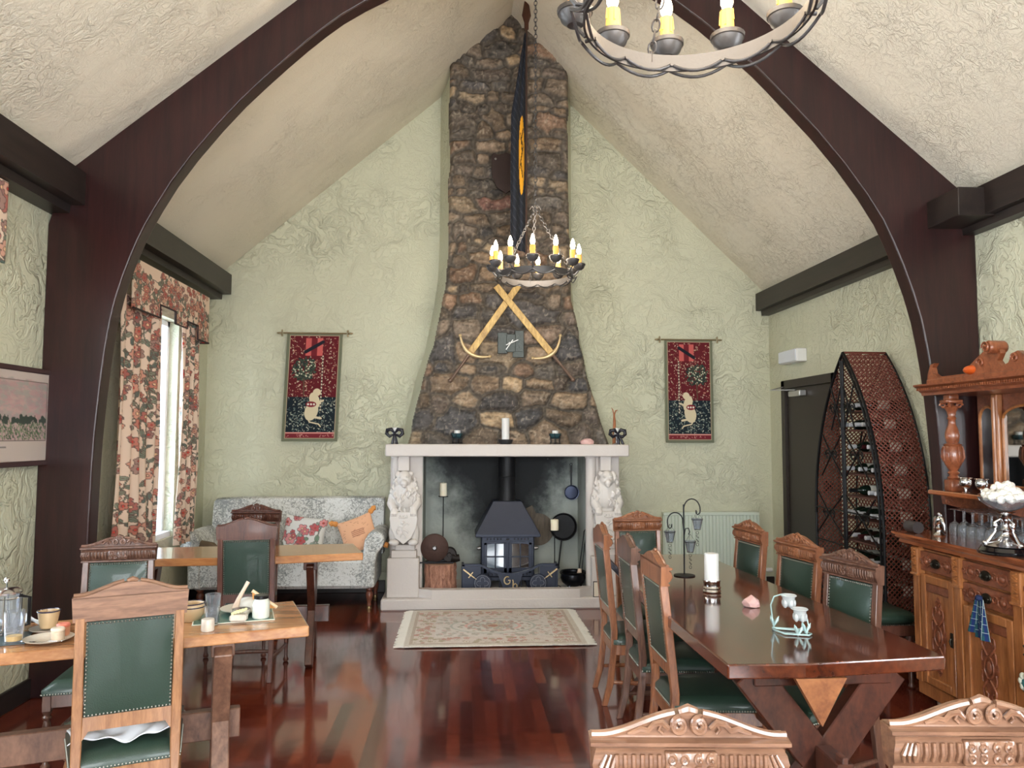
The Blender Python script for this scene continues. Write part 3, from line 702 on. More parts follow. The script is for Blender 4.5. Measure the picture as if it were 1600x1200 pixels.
for sx in(-1,1):
    b=MB(); b.lathe([(.0,-.006),(.078,-.006),(.082,.0),(.078,.008),(.0,.008)],(sx*.255,-.018,.078),28,'y'); r=b.build('round_shield',iron,gu)
    b=MB()
    for k in range(36):
        a=2*PI*k/36; b.sphere((sx*.255+.07*math.cos(a),-.026,.078+.07*math.sin(a)),.0032,6,4)
    for k in range(32):
        a=2*PI*k/32; rr=.028+.026*abs(math.cos(2*a)); b.sphere((sx*.255+rr*math.cos(a),-.026,.078+rr*math.sin(a)),.0032,6,4)
    b.build('studs',plain('steel_studs',(176,178,186),.35,.8),r)
    b=MB(); # sword
    A=Vector((sx*.43,-.02,.205));Bp=Vector((sx*.30,-.02,.105))
    d_=(Bp-A).normalized(); b.bar(A,A+d_*.085,.012,.022,(0,-1,0)); b.bar(A+d_*.085+Vector((-d_.z,0,d_.x))*.032,A+d_*.085-Vector((-d_.z,0,d_.x))*.032,.008,.012,(0,-1,0)); b.bar(A+d_*.085,A+d_*.125,.008,.012,(0,-1,0))
    b.bar(A+d_*.12,(sx*.15,-.006,.0),.004,.012,(0,-1,0)); b.build('sword_ornament',brass,gu)
b=MB() # initials G and h
b.tube([(-.028+.028*math.cos(math.radians(a)),-.012,.10+.034*math.sin(math.radians(a))) for a in range(60,345,22)]+[(-.002,-.012,.102),(-.02,-.012,.10)],.006,6)
b.tube([(.02,-.012,.105),(.026,-.012,.09),(.024,-.012,.03)],.006,6)
b.tube([(.026,-.012,.055),(.045,-.012,.072),(.060,-.012,.06),(.060,-.012,.03)],.006,6)
b.build('initials',brass,gu)
# tree stump with the forge blower
bark=wood('rough_bark',(96,58,46),(196,146,122),.85,9,(4,4,1.2),bump=.9)
sm_=thing('log_stump','reddish upright log stump with rough bark standing in the fireplace','log',(-.19,7.2,OZ0))
b=MB(); vs=[];fs=[];n=48;m=9
rg=random.Random(2); ph=[rg.random()*6 for _ in range(n)]
for i in range(m):
    z=.245*i/(m-1)
    for k in range(n):
        a=2*PI*k/n; r=.142+.006*math.sin(3*a)+.009*(rg.random()-.5)+.005*math.sin(a*14+z*9)
        vs.append((r*math.cos(a),r*math.sin(a)*.9,z))
for i in range(m-1):
    for k in range(n): fs.append((i*n+k,i*n+(k+1)%n,(i+1)*n+(k+1)%n,(i+1)*n+k))
fs.append(tuple(range(n)));b.add(vs,fs); b.build('bark',bark,sm_,smooth=25)
b=MB(); b.lathe([(.0,.24),(.137,.24),(.137,.252),(0,.252)],n=32,sq=(1,.9)); b.build('cut_top',wood('cut_wood_end',(120,84,66),(176,138,112),.7,20,(1,1,1)),sm_)
rust=plain('rusty_brown_iron',(72,52,46),.6,.5,bump=.3,bscale=40,var=.2)
bl=thing('hand_forge_blower','old rusty hand cranked blower with a big disc resting on the log stump','blower',(-.19,7.2,OZ0+.252))
b=MB(); b.box(-.14,.12,-.06,.05,0,.014,.003); b.bar((-.23,-.06,.005),(.12,0,.03),.02,.012); b.build('base_plate',iron2,bl)
b=MB(); b.lathe([(0,-.012),(.118,-.012),(.128,-.006),(.128,.01),(.115,.014),(0,.014)],(-.055,-.03,.14),36,'y',sq=(1,1)); 
b.build('fan_disc',rust,bl)
b=MB(); b.lathe([(.0,-.03),(.014,-.03),(.022,-.024),(.022,-.01),(0,-.01)],(-.055,-.03,.14),16,'y'); b.build('hub',plain('tarnished_metal',(120,118,118),.35,.8),bl)
b=MB(); b.lathe([(0,-.03),(.06,-.03),(.068,-.02),(.068,.03),(.06,.04),(0,.04)],(.08,0,.075),26,'y'); b.tube([(.1,0,.05),(.15,0,.04),(.175,0,.045)],[.05,.036,.032],14); b.lathe([(0,-.045),(.018,-.045),(.022,-.03),(0,-.03)],(.08,0,.075),14,'y'); b.build('fan_housing',plain('dark_cast_iron',(40,34,32),.5,.5,bump=.2,bscale=50),bl)
# iron candle stands
wax=plain('ivory_wax',(240,232,208),.45,sub=.15); waxw=plain('white_wax',(222,222,220),.4,sub=.15)
def candle_stand(x,y,h,label,ch,r):
    t=thing('candle_stand',label,'candle stand',(x,y,OZ0))
    b=MB(); b.tube([(0,0,.01),(0,0,h)],.005,8); b.lathe([(0,h),(.045,h),(.05,h+.006),(.043,h+.008),(0,h+.008)],n=20)
    for k in range(3):
        a=2*PI*k/3+.5; b.tube([(0,0,.03),(.05*math.cos(a),.05*math.sin(a),.02),(.075*math.cos(a),.075*math.sin(a),0.004)],.004,6)
    b.build('stand',iron2,t)
    b=MB(); b.lathe([(0,0),(r,0),(r,ch-.004),(r-.006,ch),(r*.5,ch-.004),(0,ch-.006)],(0,0,h+.008),20); b.tube([(0,0,h+ch),(0.002,0,h+ch+.014)],.0015,5); b.build('candle',wax,t)
candle_stand(-.175,7.45,.835,'tall thin iron candle stand behind the log stump with an ivory candle',.125,.035)
candle_stand(.872,7.24,.53,'short iron candle stand with an ivory candle right of the stove',.10,.038)
# pans on the firebox wall
def pan(x,z,y,r,hl,label,ang,mat,ins=None):
    t=thing('frying_pan',label,'pan',(x,y,z))
    b=MB(); b.shell([(0,-.004),(r*.88,-.004),(r,-.035),(r+.006,-.036),(r*.93,.004),(0,.004)],n=36)
    b.v=[(v[0],v[2],v[1]) for v in b.v]; b.build('pan_body',mat,t)
    b=MB(); d=Vector((math.sin(ang),0,math.cos(ang))); b.bar(d*r*.97,d*(r+hl),.016,.006,(0,-1,0)); b.tube([d*(r+hl)+Vector((.012*math.cos(a),0,.012*math.sin(a)+.008)) for a in [2*PI*k/12 for k in range(12)]],.003,6,closed=True); b.build('handle',iron2,t)
pan(1.09,.99,7.66,.068,.20,'small black frying pan hanging at the upper right of the firebox',0,plain('blue_black_enamel',(52,60,84),.3,.4))
pan(1.0,.66,7.60,.13,.28,'large blackened frying pan hung handle down behind the candle stand',PI+.12,iron2)
b=MB(); b.lathe([(0,0),(.16,0),(.16,.012),(0,.012)],(.76,7.70,.62),30,'y'); b.bar((.75,7.7,.66),(.66,7.69,.84),.09,.012,(0,-1,0))
tag(b.build('wooden_paddle',wood('dusty_brown_board',(70,62,54),(112,100,86),.7,5)),'round brown wooden paddle leaning on the firebox wall behind the stove','paddle')
# cauldron
ca=thing('cauldron','round black iron cauldron with a looped handle on the hearth right side','cauldron',(1.045,7.24,OZ0+.0))
b=MB(); b.shell([(0,.02),(.06,.025),(.105,.06),(.118,.10),(.11,.135),(.118,.15),(.124,.155),(.118,.16),(.104,.15),(.10,.13),(.108,.10),(.096,.065),(.055,.035),(0,.032)],n=36)
for k in range(3):
    a=2*PI*k/3; b.tube([(.07*math.cos(a),.07*math.sin(a),.035),(.082*math.cos(a),.082*math.sin(a),0)],[.012,.008],8)
b.build('pot',plain('polished_black_iron',(24,25,32),.28,.6),ca)
b=MB(); b.tube([(.125*math.cos(a),-.03+.02*math.cos(2*a),.15+.03*math.sin(a)+.0) for a in [PI*k/14+PI for k in range(15)]],.004,7); b.build('bail_handle',iron2,ca)
br_=thing('hearth_brush','long looped iron hearth tool with a pale wooden grip standing in the cauldron','hearth tool',(1.10,7.24,OZ0+.12))
b=MB(); b.tube([(0,0,.04),(.035,.02,.25),(.055,.03,.40),(.075,.03,.43),(.095,.03,.415),(.08,.03,.37),(.055,.02,.25),(.03,.0,.05)],.005,7); b.build('iron_shaft',iron2,br_)
b=MB(); b.tube([(.0,-.01,-.06),(.0,-.01,.0),(.01,0,.06)],[.03,.026,.018],10); b.build('grip',plain('pale_wood',(206,184,164),.6),br_)
b=MB(); b.box(1.19,1.245,6.975,6.985,.1,.24,.002,R=Euler((.0,0,0)).to_matrix())
tp_=tag(b.build('small_framed_card',plain('black_frame',(18,18,20),.4)),'small black framed card leaning on the hearth by the right pedestal','card')
b=MB(); b.box(1.197,1.238,6.972,6.9755,.107,.233); o=b.build('card_face',plain('cream_card',(226,216,196),.6),tp_,smooth=0)
# ------------------------------------------------------------------ mantel ornaments
Z=1.472
def bow_holder(x,y,label,tilt):
    t=thing('candle_holder',label,'candle holder',(x,y,Z))
    b=MB(); b.lathe([(0,0),(.035,0),(.037,.006),(.012,.014),(.009,.03),(.013,.04),(.009,.05),(.011,.075),(.03,.085),(.032,.095),(0,.095)],n=18); b.build('holder',plain('dull_silver',(176,176,178),.3,.8),t)
    b=MB(); b.lathe([(0,.095),(.026,.095),(.026,.15),(.02,.153),(0,.15)],n=18); b.build('candle',waxw,t)
    b=MB(); # satin bow: two loops, knot and tails
    for s_ in(-1,1):
        b.tube([(s_*.005,-.04,.105),(s_*.03,-.05,.135),(s_*.066,-.045,.128),(s_*.072,-.042,.095),(s_*.045,-.048,.07),(s_*.006,-.042,.088)],[.008,.018,.019,.017,.016,.007],8)
        b.tube([(s_*.006,-.045,.085),(s_*.014+tilt*.02,-.05,.04),(s_*.022+tilt*.03,-.047,-.0),(s_*.02+tilt*.03,-.13,-.0) if False else (s_*.024+tilt*.03,-.046,.004)],[.007,.012,.013,.010],6)
    b.sphere((0,-.05,.095),(.014,.012,.016),10,8); b.build('ribbon_bow',plain('navy_black_satin',(20,20,34),.3),t,smooth=60)
bow_holder(-.615,7.13,'silver candle holder with a dark satin bow at the left end of the mantel',0)
bow_holder(1.445,7.13,'silver candle holder with a dark satin bow at the right end of the mantel',1)
def votive(x,label):
    t=thing('votive_holder',label,'candle holder',(x,7.14,Z))
    b=MB()
    for k in range(6):
        a=2*PI*k/6+.3; c,s_=math.cos(a),math.sin(a)
        b.tube([(.05*c,.05*s_,.003),(.046*c,.046*s_,.03),(.05*c,.05*s_,.075),(.062*c,.062*s_,.085),(.058*c,.058*s_,.1),(.046*c,.046*s_,.09)],.0035,6)
    for z in(.012,.06): b.tube([(.048*math.cos(2*PI*k/20),.048*math.sin(2*PI*k/20),z) for k in range(20)],.003,6,closed=True)
    b.build('wire_stand',iron2,t)
    b=MB(); b.shell([(.0,.05),(.036,.052),(.055,.085),(.062,.10),(.058,.10),(.05,.086),(.034,.058),(0,.056)],n=20); b.build('glass_bowl',plain('blue_green_glass',(40,92,104),.08,trans=.4,coat=1),t)
    b=MB(); b.lathe([(0,.06),(.029,.06),(.029,.125),(.024,.128),(0,.125)],n=18); b.build('candle',waxw,t)
votive(-.045,'blue glass votive in a wire stand on the mantel left of the white pillar candle')
votive(.867,'blue glass votive in a wire stand on the mantel right of the white pillar candle')
t=thing('pillar_candle','tall white pillar candle in a dark round dish at the middle of the mantel','candle',(.402,7.13,Z))
b=MB(); b.shell([(0,0),(.05,0),(.066,.02),(.072,.045),(.067,.045),(.058,.022),(.046,.008),(0,.008)],n=28); b.build('dish',plain('dark_pewter',(64,66,70),.35,.6),t)
b=MB(); b.lathe([(0,.008),(.036,.008),(.036,.238),(.031,.243),(.012,.236),(0,.236)],n=24); b.tube([(0,0,.236),(.002,0,.25)],.0015,5); b.build('candle',waxw,t)
def rock(name,label,cat,loc,r,mat,seed,parent=None):
    rg=random.Random(seed); bm=bmesh.new(); bmesh.ops.create_icosphere(bm,subdivisions=2,radius=1)
    pl=[(Vector((rg.uniform(-1,1),rg.uniform(-1,1),rg.uniform(-.3,1))).normalized(),rg.uniform(.62,.86)) for _ in range(11)]
    for v in bm.verts:
        for n_,d_ in pl:
            k=v.co.dot(n_)-d_
            if k>0: v.co-=n_*k
        v.co=Vector((v.co.x*r[0],v.co.y*r[1],max(v.co.z,-.55)*r[2]+.55*r[2]))
    me=bpy.data.meshes.new(name); bm.to_mesh(me); bm.free(); me.materials.append(mat); o=bpy.data.objects.new(name,me); COL.objects.link(o); o.location=loc
    return tag(o,label,cat)
quartz=plain('rose_quartz',(224,184,180),.35,trans=.15,var=.12,bscale=18,sub=.2)
rock('rose_quartz_rock','pink rose quartz rock on the mantel near its right end','rock',(1.165,7.12,Z),(.07,.045,.042),quartz,4)
b=MB(); b.tube([(0,0,0),(0,0,.05),(.003,0,.1),(.0,0,.135)],[.016,.013,.012,.007],10); b.tube([(0,0,.13),(.012,0,.15),(.03,0,.155)],[.006,.004,.001],6); b.tube([(0,0,.13),(-.01,0,.155),(-.022,0,.165)],[.006,.004,.001],6)
o=tag(b.build('carved_antelope_figure',wood('honey_brown_wood',(120,66,32),(178,112,64),.4,20)),'slim brown carved figure with little horns behind the right end bow holder','ornament'); o.location=(1.435,7.2,1.472); o.scale=(1.2,1.2,2.1)
# ------------------------------------------------------------------ crossed swords, clock, shield plaque
gold=wood('gilt_wood_blade',(150,112,52),(226,190,112),.45,7,(3,3,1),bump=.15)
def sword(a,z,label,sgn,dy=0):
    """a=point(top) z=guard; lies in plane y=7.18"""
    A=Vector((a[0],7.165+dy,a[1]));G=Vector((z[0],7.165+dy,z[1])); d=(G-A).normalized(); nx=Vector((-d.z,0,d.x))
    t=thing('wall_sword',label,'sword',tuple(G)); 
    b=MB(); b.bar(A-G,Vector((0,0,0)),.062,.012,(0,-1,0),.004); b.build('blade',gold,t)
    b=MB(); pts=[]
    for i in range(13):
        u=(i-6)/6; pts.append(nx*u*.17-d*(.02+.085*u*u)+Vector((0,-.012,0))+d*.035)
    b.tube(pts,[.008,.011,.013,.015,.017,.02,.022,.02,.017,.015,.013,.011,.008],8)
    for e in(pts[0],pts[-1]): b.sphere(e,.017,8,6)
    b.build('cross_guard',plain('pale_brass',(206,182,140),.4,.5),t,smooth=60)
    b=MB(); b.tube([d*.03,d*.17,d*.31],[.016,.013,.014],10); b.sphere(d*.325,.022,10,8); b.build('grip',plain('worn_brown_leather',(104,82,68),.5,.1),t)
sword((.53,2.98),(.075,2.33),'crossed wall sword whose curved guard hangs at lower left',-1)
o_=sword((.31,2.96),(.83,2.33),'crossed wall sword whose curved guard hangs at lower right',1,-.016)
cl=thing('wall_clock','grey metal panel clock with white hands hung between the crossed swords','clock',(.45,7.19,2.42))
slate=plain('mottled_grey_metal',(70,76,75),.45,.5,bump=.4,bscale=90,var=.25)
b=MB(); b.box(-.122,-.03,-.02,.0,-.10,.10,.004); b.box(-.04,.045,-.035,-.015,-.085,.085,.004); b.box(.04,.125,-.025,-.0,-.13,.12,.004); b.box(.02,.125,-.03,-.012,-.135,-.08,.003); b.build('clock_panel',slate,cl)
b=MB(); b.bar((-.045,-.042,-.02),(.07,-.042,.03),.008,.004,(0,-1,0)); b.bar((-.045,-.045,-.065),(.02,-.045,.03),.008,.004,(0,-1,0)); b.sphere((-.01,-.045,-.004),(.012,.006,.012),10,6); b.build('clock_hand',plain('white_plastic',(226,226,224),.4),cl)
pq=thing('shield_plaque','dark brown wooden shield plaque on the stone chimney behind the banner','plaque',(.40,7.18,4.05))
b=MB(); b.prism([(-.14,.16),(-.12,.19),(-.07,.17),(0,.2),(.07,.17),(.12,.19),(.14,.16),(.135,-.02),(.09,-.14),(0,-.2),(-.09,-.14),(-.135,-.02)],-.03,-.0); o=b.build('plaque_board',plain('very_dark_oak',(48,32,28),.5),pq,smooth=0); mod(o,'BEVEL',width=.006,segments=2)
b=MB(); b.sphere((-.1,-.035,.13),.012,8,6); b.build('boss',plain('dull_silver',(176,176,178),.3,.8),pq)
# banner on a spear pole, seen nearly edge on
bn=thing('hanging_banner','tall dark navy banner with a yellow emblem on a spear tipped pole before the chimney','banner',(.56,6.75,3.25))
b=MB(); b.tube([(0,0,-.1),(0,0,2.0)],.011,8); b.build('pole',plain('brown_pole',(70,52,44),.5),bn)
b=MB(); b.lathe([(.0,1.98),(.02,2.0),(.02,2.06),(.042,2.13),(.03,2.2),(.012,2.3),(0,2.38)],n=8,sq=(1,.5)); b.build('spear_tip',plain('dark_bronze',(96,66,56),.4,.6),bn,smooth=20)
pt=Paint(40,210,(34,38,48)); 
for k in range(26): pt.line([(0,k*9),(40,k*9-22)],.9,(66,70,80))
pt.ell(13,120,7,37,(224,160,40)); pt.line([(10,95),(14,105),(10,112),(15,125),(11,140)],2,(60,44,20)); pt.line([(16,100),(12,118),(17,132)],1.6,(60,44,20))
def ban(u,v):
    fold=.014*np.sin(u*14+v*2)
    wd=np.interp(v,[0,.42,1],[.02,.15,.155]); x=-u*wd+0*v
    return (x, -.22*u*np.interp(v,[0,.42,1],[.1,1,1])+fold, 1.95-v*2.02)
sheet('banner_cloth',ban,pt,attr_mat('banner_cloth_print',.8),bn,.004)
# ------------------------------------------------------------------ dining chairs
oak=wood('golden_oak',(118,78,50),(172,124,86),.38,5,(9,9,1.2),coat=.25,bump=.12)
oakc=wood('carved_golden_oak',(96,66,50),(148,110,86),.30,5,(1.0,7,9),coat=.5,bump=.1)
dk=wood('dark_oak',(62,34,28),(104,64,50),.34,5,(9,9,1.2),coat=.3,bump=.1)
mo=wood('mid_oak',(70,46,38),(116,82,66),.38,5,(9,9,1.2),coat=.25,bump=.1)
ro=wood('honey_brown_oak',(100,58,38),(160,104,70),.36,5,(6,6,1.2),coat=.35,bump=.1)
leather=plain('bottle_green_leather',(42,60,50),.36,spec=.5,coat=.15,bump=.12,bscale=220,var=.08)
nailm=plain('aged_brass_nails',(124,122,112),.32,.8)
CW=.205                                                # half width of the back
def back_y(z): return .205+max(0,z-.42)*.115           # the back leans away from the sitter
def nail_row(b,pts,r=.0048):
    for p in pts: b.sphere(p,r,6,4)
def seq(p,q,st=.0135):
    p=Vector(p);q=Vector(q);n=max(1,int((q-p).length/st)); return [p+(q-p)*i/n for i in range(n)]
def make_chair(name,wd,wc,label,cat='chair',group='green leather dining chairs'):
    t=thing(name,label,cat,group=group)
    # back legs run up into the back posts
    for s in(-1,1):
        b=MB(); x=s*(CW-.02); sec=[(0,.275),(.12,.235),(.28,.212),(.42,.205),(.6,back_y(.6)),(.90,back_y(.90))]
        vs=[];fs=[]
        for z,y in sec:
            hw=.017+(.003 if .3<z<.9 else 0); hd=.021 if z>.1 else .018
            vs+=[(x-hw,y-hd,z),(x+hw,y-hd,z),(x+hw,y+hd,z),(x-hw,y+hd,z)]
        for i in range(len(sec)-1):
            for k in range(4): fs.append((i*4+k,i*4+(k+1)%4,(i+1)*4+(k+1)%4,(i+1)*4+k))
        fs+=[(3,2,1,0),tuple(len(vs)-4+k for k in range(4))]; b.add(vs,fs); o=b.build('rear_leg',wd,t,smooth=20); mod(o,'BEVEL',width=.004,segments=2,limit_method='ANGLE')
        # turned front legs
        b=MB(); b.box(s*.232-.022,s*.232+.022,-.272,-.228,.27,.345,.003)
        b.lathe([(.013,0),(.021,.008),(.023,.02),(.015,.03),(.012,.05),(.014,.1),(.02,.16),(.022,.2),(.016,.225),(.013,.228),(.022,.236),(.024,.244),(.015,.252),(.022,.262),(.024,.27),(0,.27)],(s*.232,-.25,0),14)
        b.build('front_leg',wd,t)
    b=MB() # seat frame rails
    b.box(-.225,.225,-.266,-.24,.285,.345,.003); b.box(-.17,.17,.19,.215,.285,.345,.003)
    for s in(-1,1): b.bar((s*.236,-.24,.315),(s*.19,.2,.315),.024,.06,(0,0,1),.003)
    b.build('seat_frame',wd,t)
    b=MB(); pass
    for y in(-.19,.205): pass
    for s in(-1,1): b.tube([(s*.232,-.25,.12),(s*.21,.0,.125),(s*.186,.235,.13)],[.010,.014,.010],8)
    b.tube([(-.21,.0,.127),(0,0,.132),(.21,0,.127)],[.010,.014,.010],8); b.v=b.v; b.build('stretcher',wd,t)
    # padded seat
    b=MB(); n=14; vs=[];fs=[]
    for i in range(n+1):
        for j in range(n+1):
            u=-1+2*i/n;v=-1+2*j/n; hw=.258-.026*(v+1); x=u*hw; y=-.032+v*.245
            d=min(1,(1-abs(u))/.16)*min(1,(1-abs(v))/.16); d=max(0,d)**.45
            vs.append((x,y,.345+.028+.028*d+.012*(1-u*u)*(1-v*v)))
    m=(n+1)**2
    for i in range(n):
        for j in range(n): a=i*(n+1)+j; fs.append((a,a+n+1,a+n+2,a+1))
    loop=[i*(n+1) for i in range(n+1)]+[n*(n+1)+j for j in range(1,n+1)]+[i*(n+1)+n for i in range(n-1,-1,-1)]+[j for j in range(n-1,0,-1)]
    base=len(vs)
    for k in loop: vs.append((vs[k][0]*.995,vs[k][1],.345))
    L=len(loop)
    for k in range(L): fs.append((loop[k],base+k,base+(k+1)%L,loop[(k+1)%L]))
    fs.append(tuple(base+k for k in range(L))); b.add(vs,fs); so=b.build('seat',leather,t,smooth=60)
    b=MB(); zn=.351
    nail_row(b,seq((-.255,-.279,zn),(.255,-.279,zn))+seq((.259,-.276,zn),(.208,.2,zn))+seq((-.259,-.276,zn),(-.208,.2,zn))+seq((-.206,.212,zn),(.206,.212,zn)))
    b.build('nail_trim',nailm,so,smooth=0)
    # lower back rail with shaped ends
    b=MB(); y=back_y(.51); poly=[(-CW+.03,.541),(CW-.03,.541),(CW-.03,.455),(CW-.045,.465),(CW-.062,.49),(-CW+.062,.49),(-CW+.045,.465),(-CW+.03,.455)]
    b.prism(poly,y-.012,y+.014); b.build('back_rail',wd,t,smooth=0)
    # upholstered back, bulging on both faces
    b=MB(); n=10; x0=CW-.043; z0,z1=.542,.884
    for face in(-1,1):
        vs=[];fs=[]
        for i in range(n+1):
            for j in range(n+1):
                u=-1+2*i/n;v=j/n; z=z0+(z1-z0)*v; e=max(0,(1-u*u))*max(0,1-(2*v-1)**2)
                e=e**.6; dd=.014+(.022 if face<0 else .006)*e
                vs.append((u*x0,back_y(z)+face*dd,z))
        for i in range(n):
            for j in range(n): a=i*(n+1)+j; fs.append((a,a+n+1,a+n+2,a+1))
        b.add(vs,fs)
    lp=[i*(n+1) for i in range(n+1)]+[n*(n+1)+j for j in range(1,n+1)]+[i*(n+1)+n for i in range(n-1,-1,-1)]+[j for j in range(n-1,0,-1)]
    m=(n+1)**2; b.f+=[(lp[k],lp[(k+1)%len(lp)],m+lp[(k+1)%len(lp)],m+lp[k]) for k in range(len(lp))]; b.m+=[0]*len(lp)
    po=b.build('backrest',leather,t,smooth=50)
    for face in(-1,1):
        b=MB()
        def Q(x,z): return (x,back_y(z)+face*.0165,z)
        xx=x0-.004
        nail_row(b,seq(Q(-xx,z0+.006),Q(xx,z0+.006))+seq(Q(xx,z0+.006),Q(xx,z1-.006))+seq(Q(xx,z1-.006),Q(-xx,z1-.006))+seq(Q(-xx,z1-.006),Q(-xx,z0+.006)))
        b.build('nail_trim',nailm,po,smooth=0)
    # crest: swelling frieze, moulded ledges, arched pediment
    b=MB(); yb=back_y(.92)
    prof=[(-.018,.848),(-.030,.852),(-.030,.862),(-.022,.866),(-.032,.88),(-.042,.905),(-.040,.93),(-.028,.944),(-.036,.948),(-.044,.956),(-.044,.966),(-.02,.972),(.016,.972),(.016,.848)]
    prof=[(y,.972-(.972-z)*.677) for y,z in prof]
    vs=[];fs=[]; xs=[-CW-.012,-CW-.004,-CW+.004,CW-.004,CW+.004,CW+.012]
    k=len(prof)
    for s in(-1,1):
        for y,z in prof: 
            bul=.010*math.sin(PI*max(0,min(1,(z-.90)/.054))) if .90<z<.954 else (.014 if z>.957 else (.008 if z<.898 else 0))
            vs.append((s*(CW-.002+bul),yb+y,z))
    for i in range(k): fs.append((i,(i+1)%k,k+(i+1)%k,k+i))
    fs+=[tuple(range(k-1,-1,-1)),tuple(range(k,2*k))]; b.add(vs,fs)
    def top(x):
        a=abs(x)/(CW+.008); return .974+.043*(.5+.5*math.cos(PI*min(1,a/.9)))**.85
    N_=28; xs=[-(CW+.008)+2*(CW+.008)*i/N_ for i in range(N_+1)]
    b.prism([(x,top(x)) for x in xs]+[(CW+.008,.968),(-CW-.008,.968)],yb-.022,yb+.016)
    for s_ in(-1,1):
        pts=[(x,yb-.018,top(x)+.001) for x in xs if x*s_>=.022]
        pts.sort(key=lambda p:abs(p[0]),reverse=True); b.tube(pts,.0085,8)
    b.tube([(-.02,yb-.012,top(.02)),(0,yb-.012,top(0)+.004),(.02,yb-.012,top(.02))],[.009,.012,.009],8)
    b.build('crest_rail',wc,t,smooth=40)
    b=MB() # carving on the front of the crest
    for s in(-1,1):
        cz=.986; 
        b.tube([(s*(.022+x),yb-.03,z) for x,z in spiral(0,cz+.010,.018,.004,PI*.5,-4.2*PI,34)] if s<0 else [(-(-.022+x),yb-.03,z) for x,z in [(q[0],q[1]) for q in spiral(0,cz+.010,.018,.004,PI*.5,-4.2*PI,34)]],.0048,6)
        b.tube([(s*x,yb-.028,z) for x,z in((.045,.990),(.06,1.002),(.078,.998),(.09,.986),(.106,.990),(.12,.984),(.135,.980))],[.006,.007,.0065,.006,.006,.005,.003],6)
        b.tube([(s*x,yb-.028,z) for x,z in((.06,1.0),(.066,.988),(.058,.981))],.004,6)
        for k in range(3): b.tube([(s*(.188-k*.012),yb-.036,.906),(s*(.194-k*.012),yb-.046,.925),(s*(.182-k*.01),yb-.043,.946)],[.003,.006,.003],6)
        for k in range(6):
            x=s*(.068+k*.0185); b.tube([(x,yb-.036,.908),(x,yb-.045,.926),(x,yb-.044,.947)],[.0045,.0055,.0055],6)
    b.box(-.056,.056,yb-.046,yb-.03,.903,.951,.002)
    for s in(-1,1):
        for (cx,cz) in((.016,.938),(.016,.916),(.042,.938),(.042,.916)):
            b.tube([(s*x,yb-.048,z) for x,z in spiral(cx,cz,.0105,.003,1.0,2.6*PI,14)],.0033,5)
    b.build('crest_carving',wc,t,smooth=50)
    return t
protos={}
def chair(kind,x,y,rz,label,sc_=1.0,xs_=.86,ys_=.86):
    """x,y: middle of the crest"""
    if kind not in protos:
        wd,wc={'oak':(oak,oakc),'dark':(dk,dk),'mid':(mo,mo),'red':(ro,ro),'near':(oakc,oakc)}[kind]
        t=make_chair('dining_chair',wd,wc,label); protos[kind]=t
    else:
        t=copy_tree(protos[kind]); t['label']=label
    a=math.radians(rz); oy=back_y(.95)-.02
    t.rotation_euler=(0,0,a); t.location=(x+math.sin(a)*oy*sc_*ys_, y-math.cos(a)*oy*sc_*ys_,0); t.scale=(sc_*xs_,sc_*ys_,sc_)
    return t
# kind, crest x, y, heading (0 faces the camera)
chair('oak',-1.205,2.95,203,'big light oak chair with its back to us, white napkin on its green seat',1.0,.88,1.0)
chair('mid',-1.81,4.25,12,'carved mid brown oak chair facing us behind the near left table',.99)
chair('dark',-1.36,5.04,185,'very dark framed chair seen from behind in front of the far left table')
chair('dark',-1.56,6.02,-2,'dark carved chair between the far left table and the sofa')
chair('red',.855,4.66,90,'honey brown oak chair farthest along the left side of the long table')
chair('mid',.90,4.14,90,'greyish dark oak chair in the middle of the long table left side')
chair('red',.905,3.57,91,'honey brown oak chair nearest us on the left side of the long table')
chair('red',1.23,5.36,5,'honey brown carved chair at the far end of the long table',1,.80)
chair('red',1.80,4.76,-83,'carved chair farthest along the right side of the long table by the radiator')
chair('red',1.815,4.10,-79,'carved chair in the middle of the long table right side before the door')
chair('mid',1.81,3.52,-73,'dark oak chair nearest us on the right side of the long table',1,.80)
chair('near',.44,1.50,-4,'close carved oak chair crest at the bottom edge below the long table end',1,.88)
chair('near',1.045,1.52,-4,'close carved oak chair crest at the bottom right corner',1,.88)
# stool by the wine rack
t=thing('leather_stool','low green leather topped stool between the long table and the wine rack','stool',(2.62,4.83,0))
b=MB(); b.box(-.2,.2,-.17,.17,.385,.465,.03); o=b.build('seat',leather,t,smooth=60)
b=MB(); nail_row(b,seq((-.2,-.173,.392),(.2,-.173,.392))+seq((-.203,-.17,.392),(-.203,.17,.392))); b.build('nail_trim',nailm,o,smooth=0)
b=MB(); b.box(-.19,.19,-.16,.16,.32,.386,.004); b.build('seat_frame',dk,t)
for sx in(-1,1):
    for sy in(-1,1):
        b=MB(); b.lathe([(.012,0),(.02,.01),(.013,.03),(.014,.12),(.021,.2),(.014,.24),(.022,.26),(.02,.33),(0,.33)],(sx*.165,sy*.135,0),12); b.build('leg',dk,t)
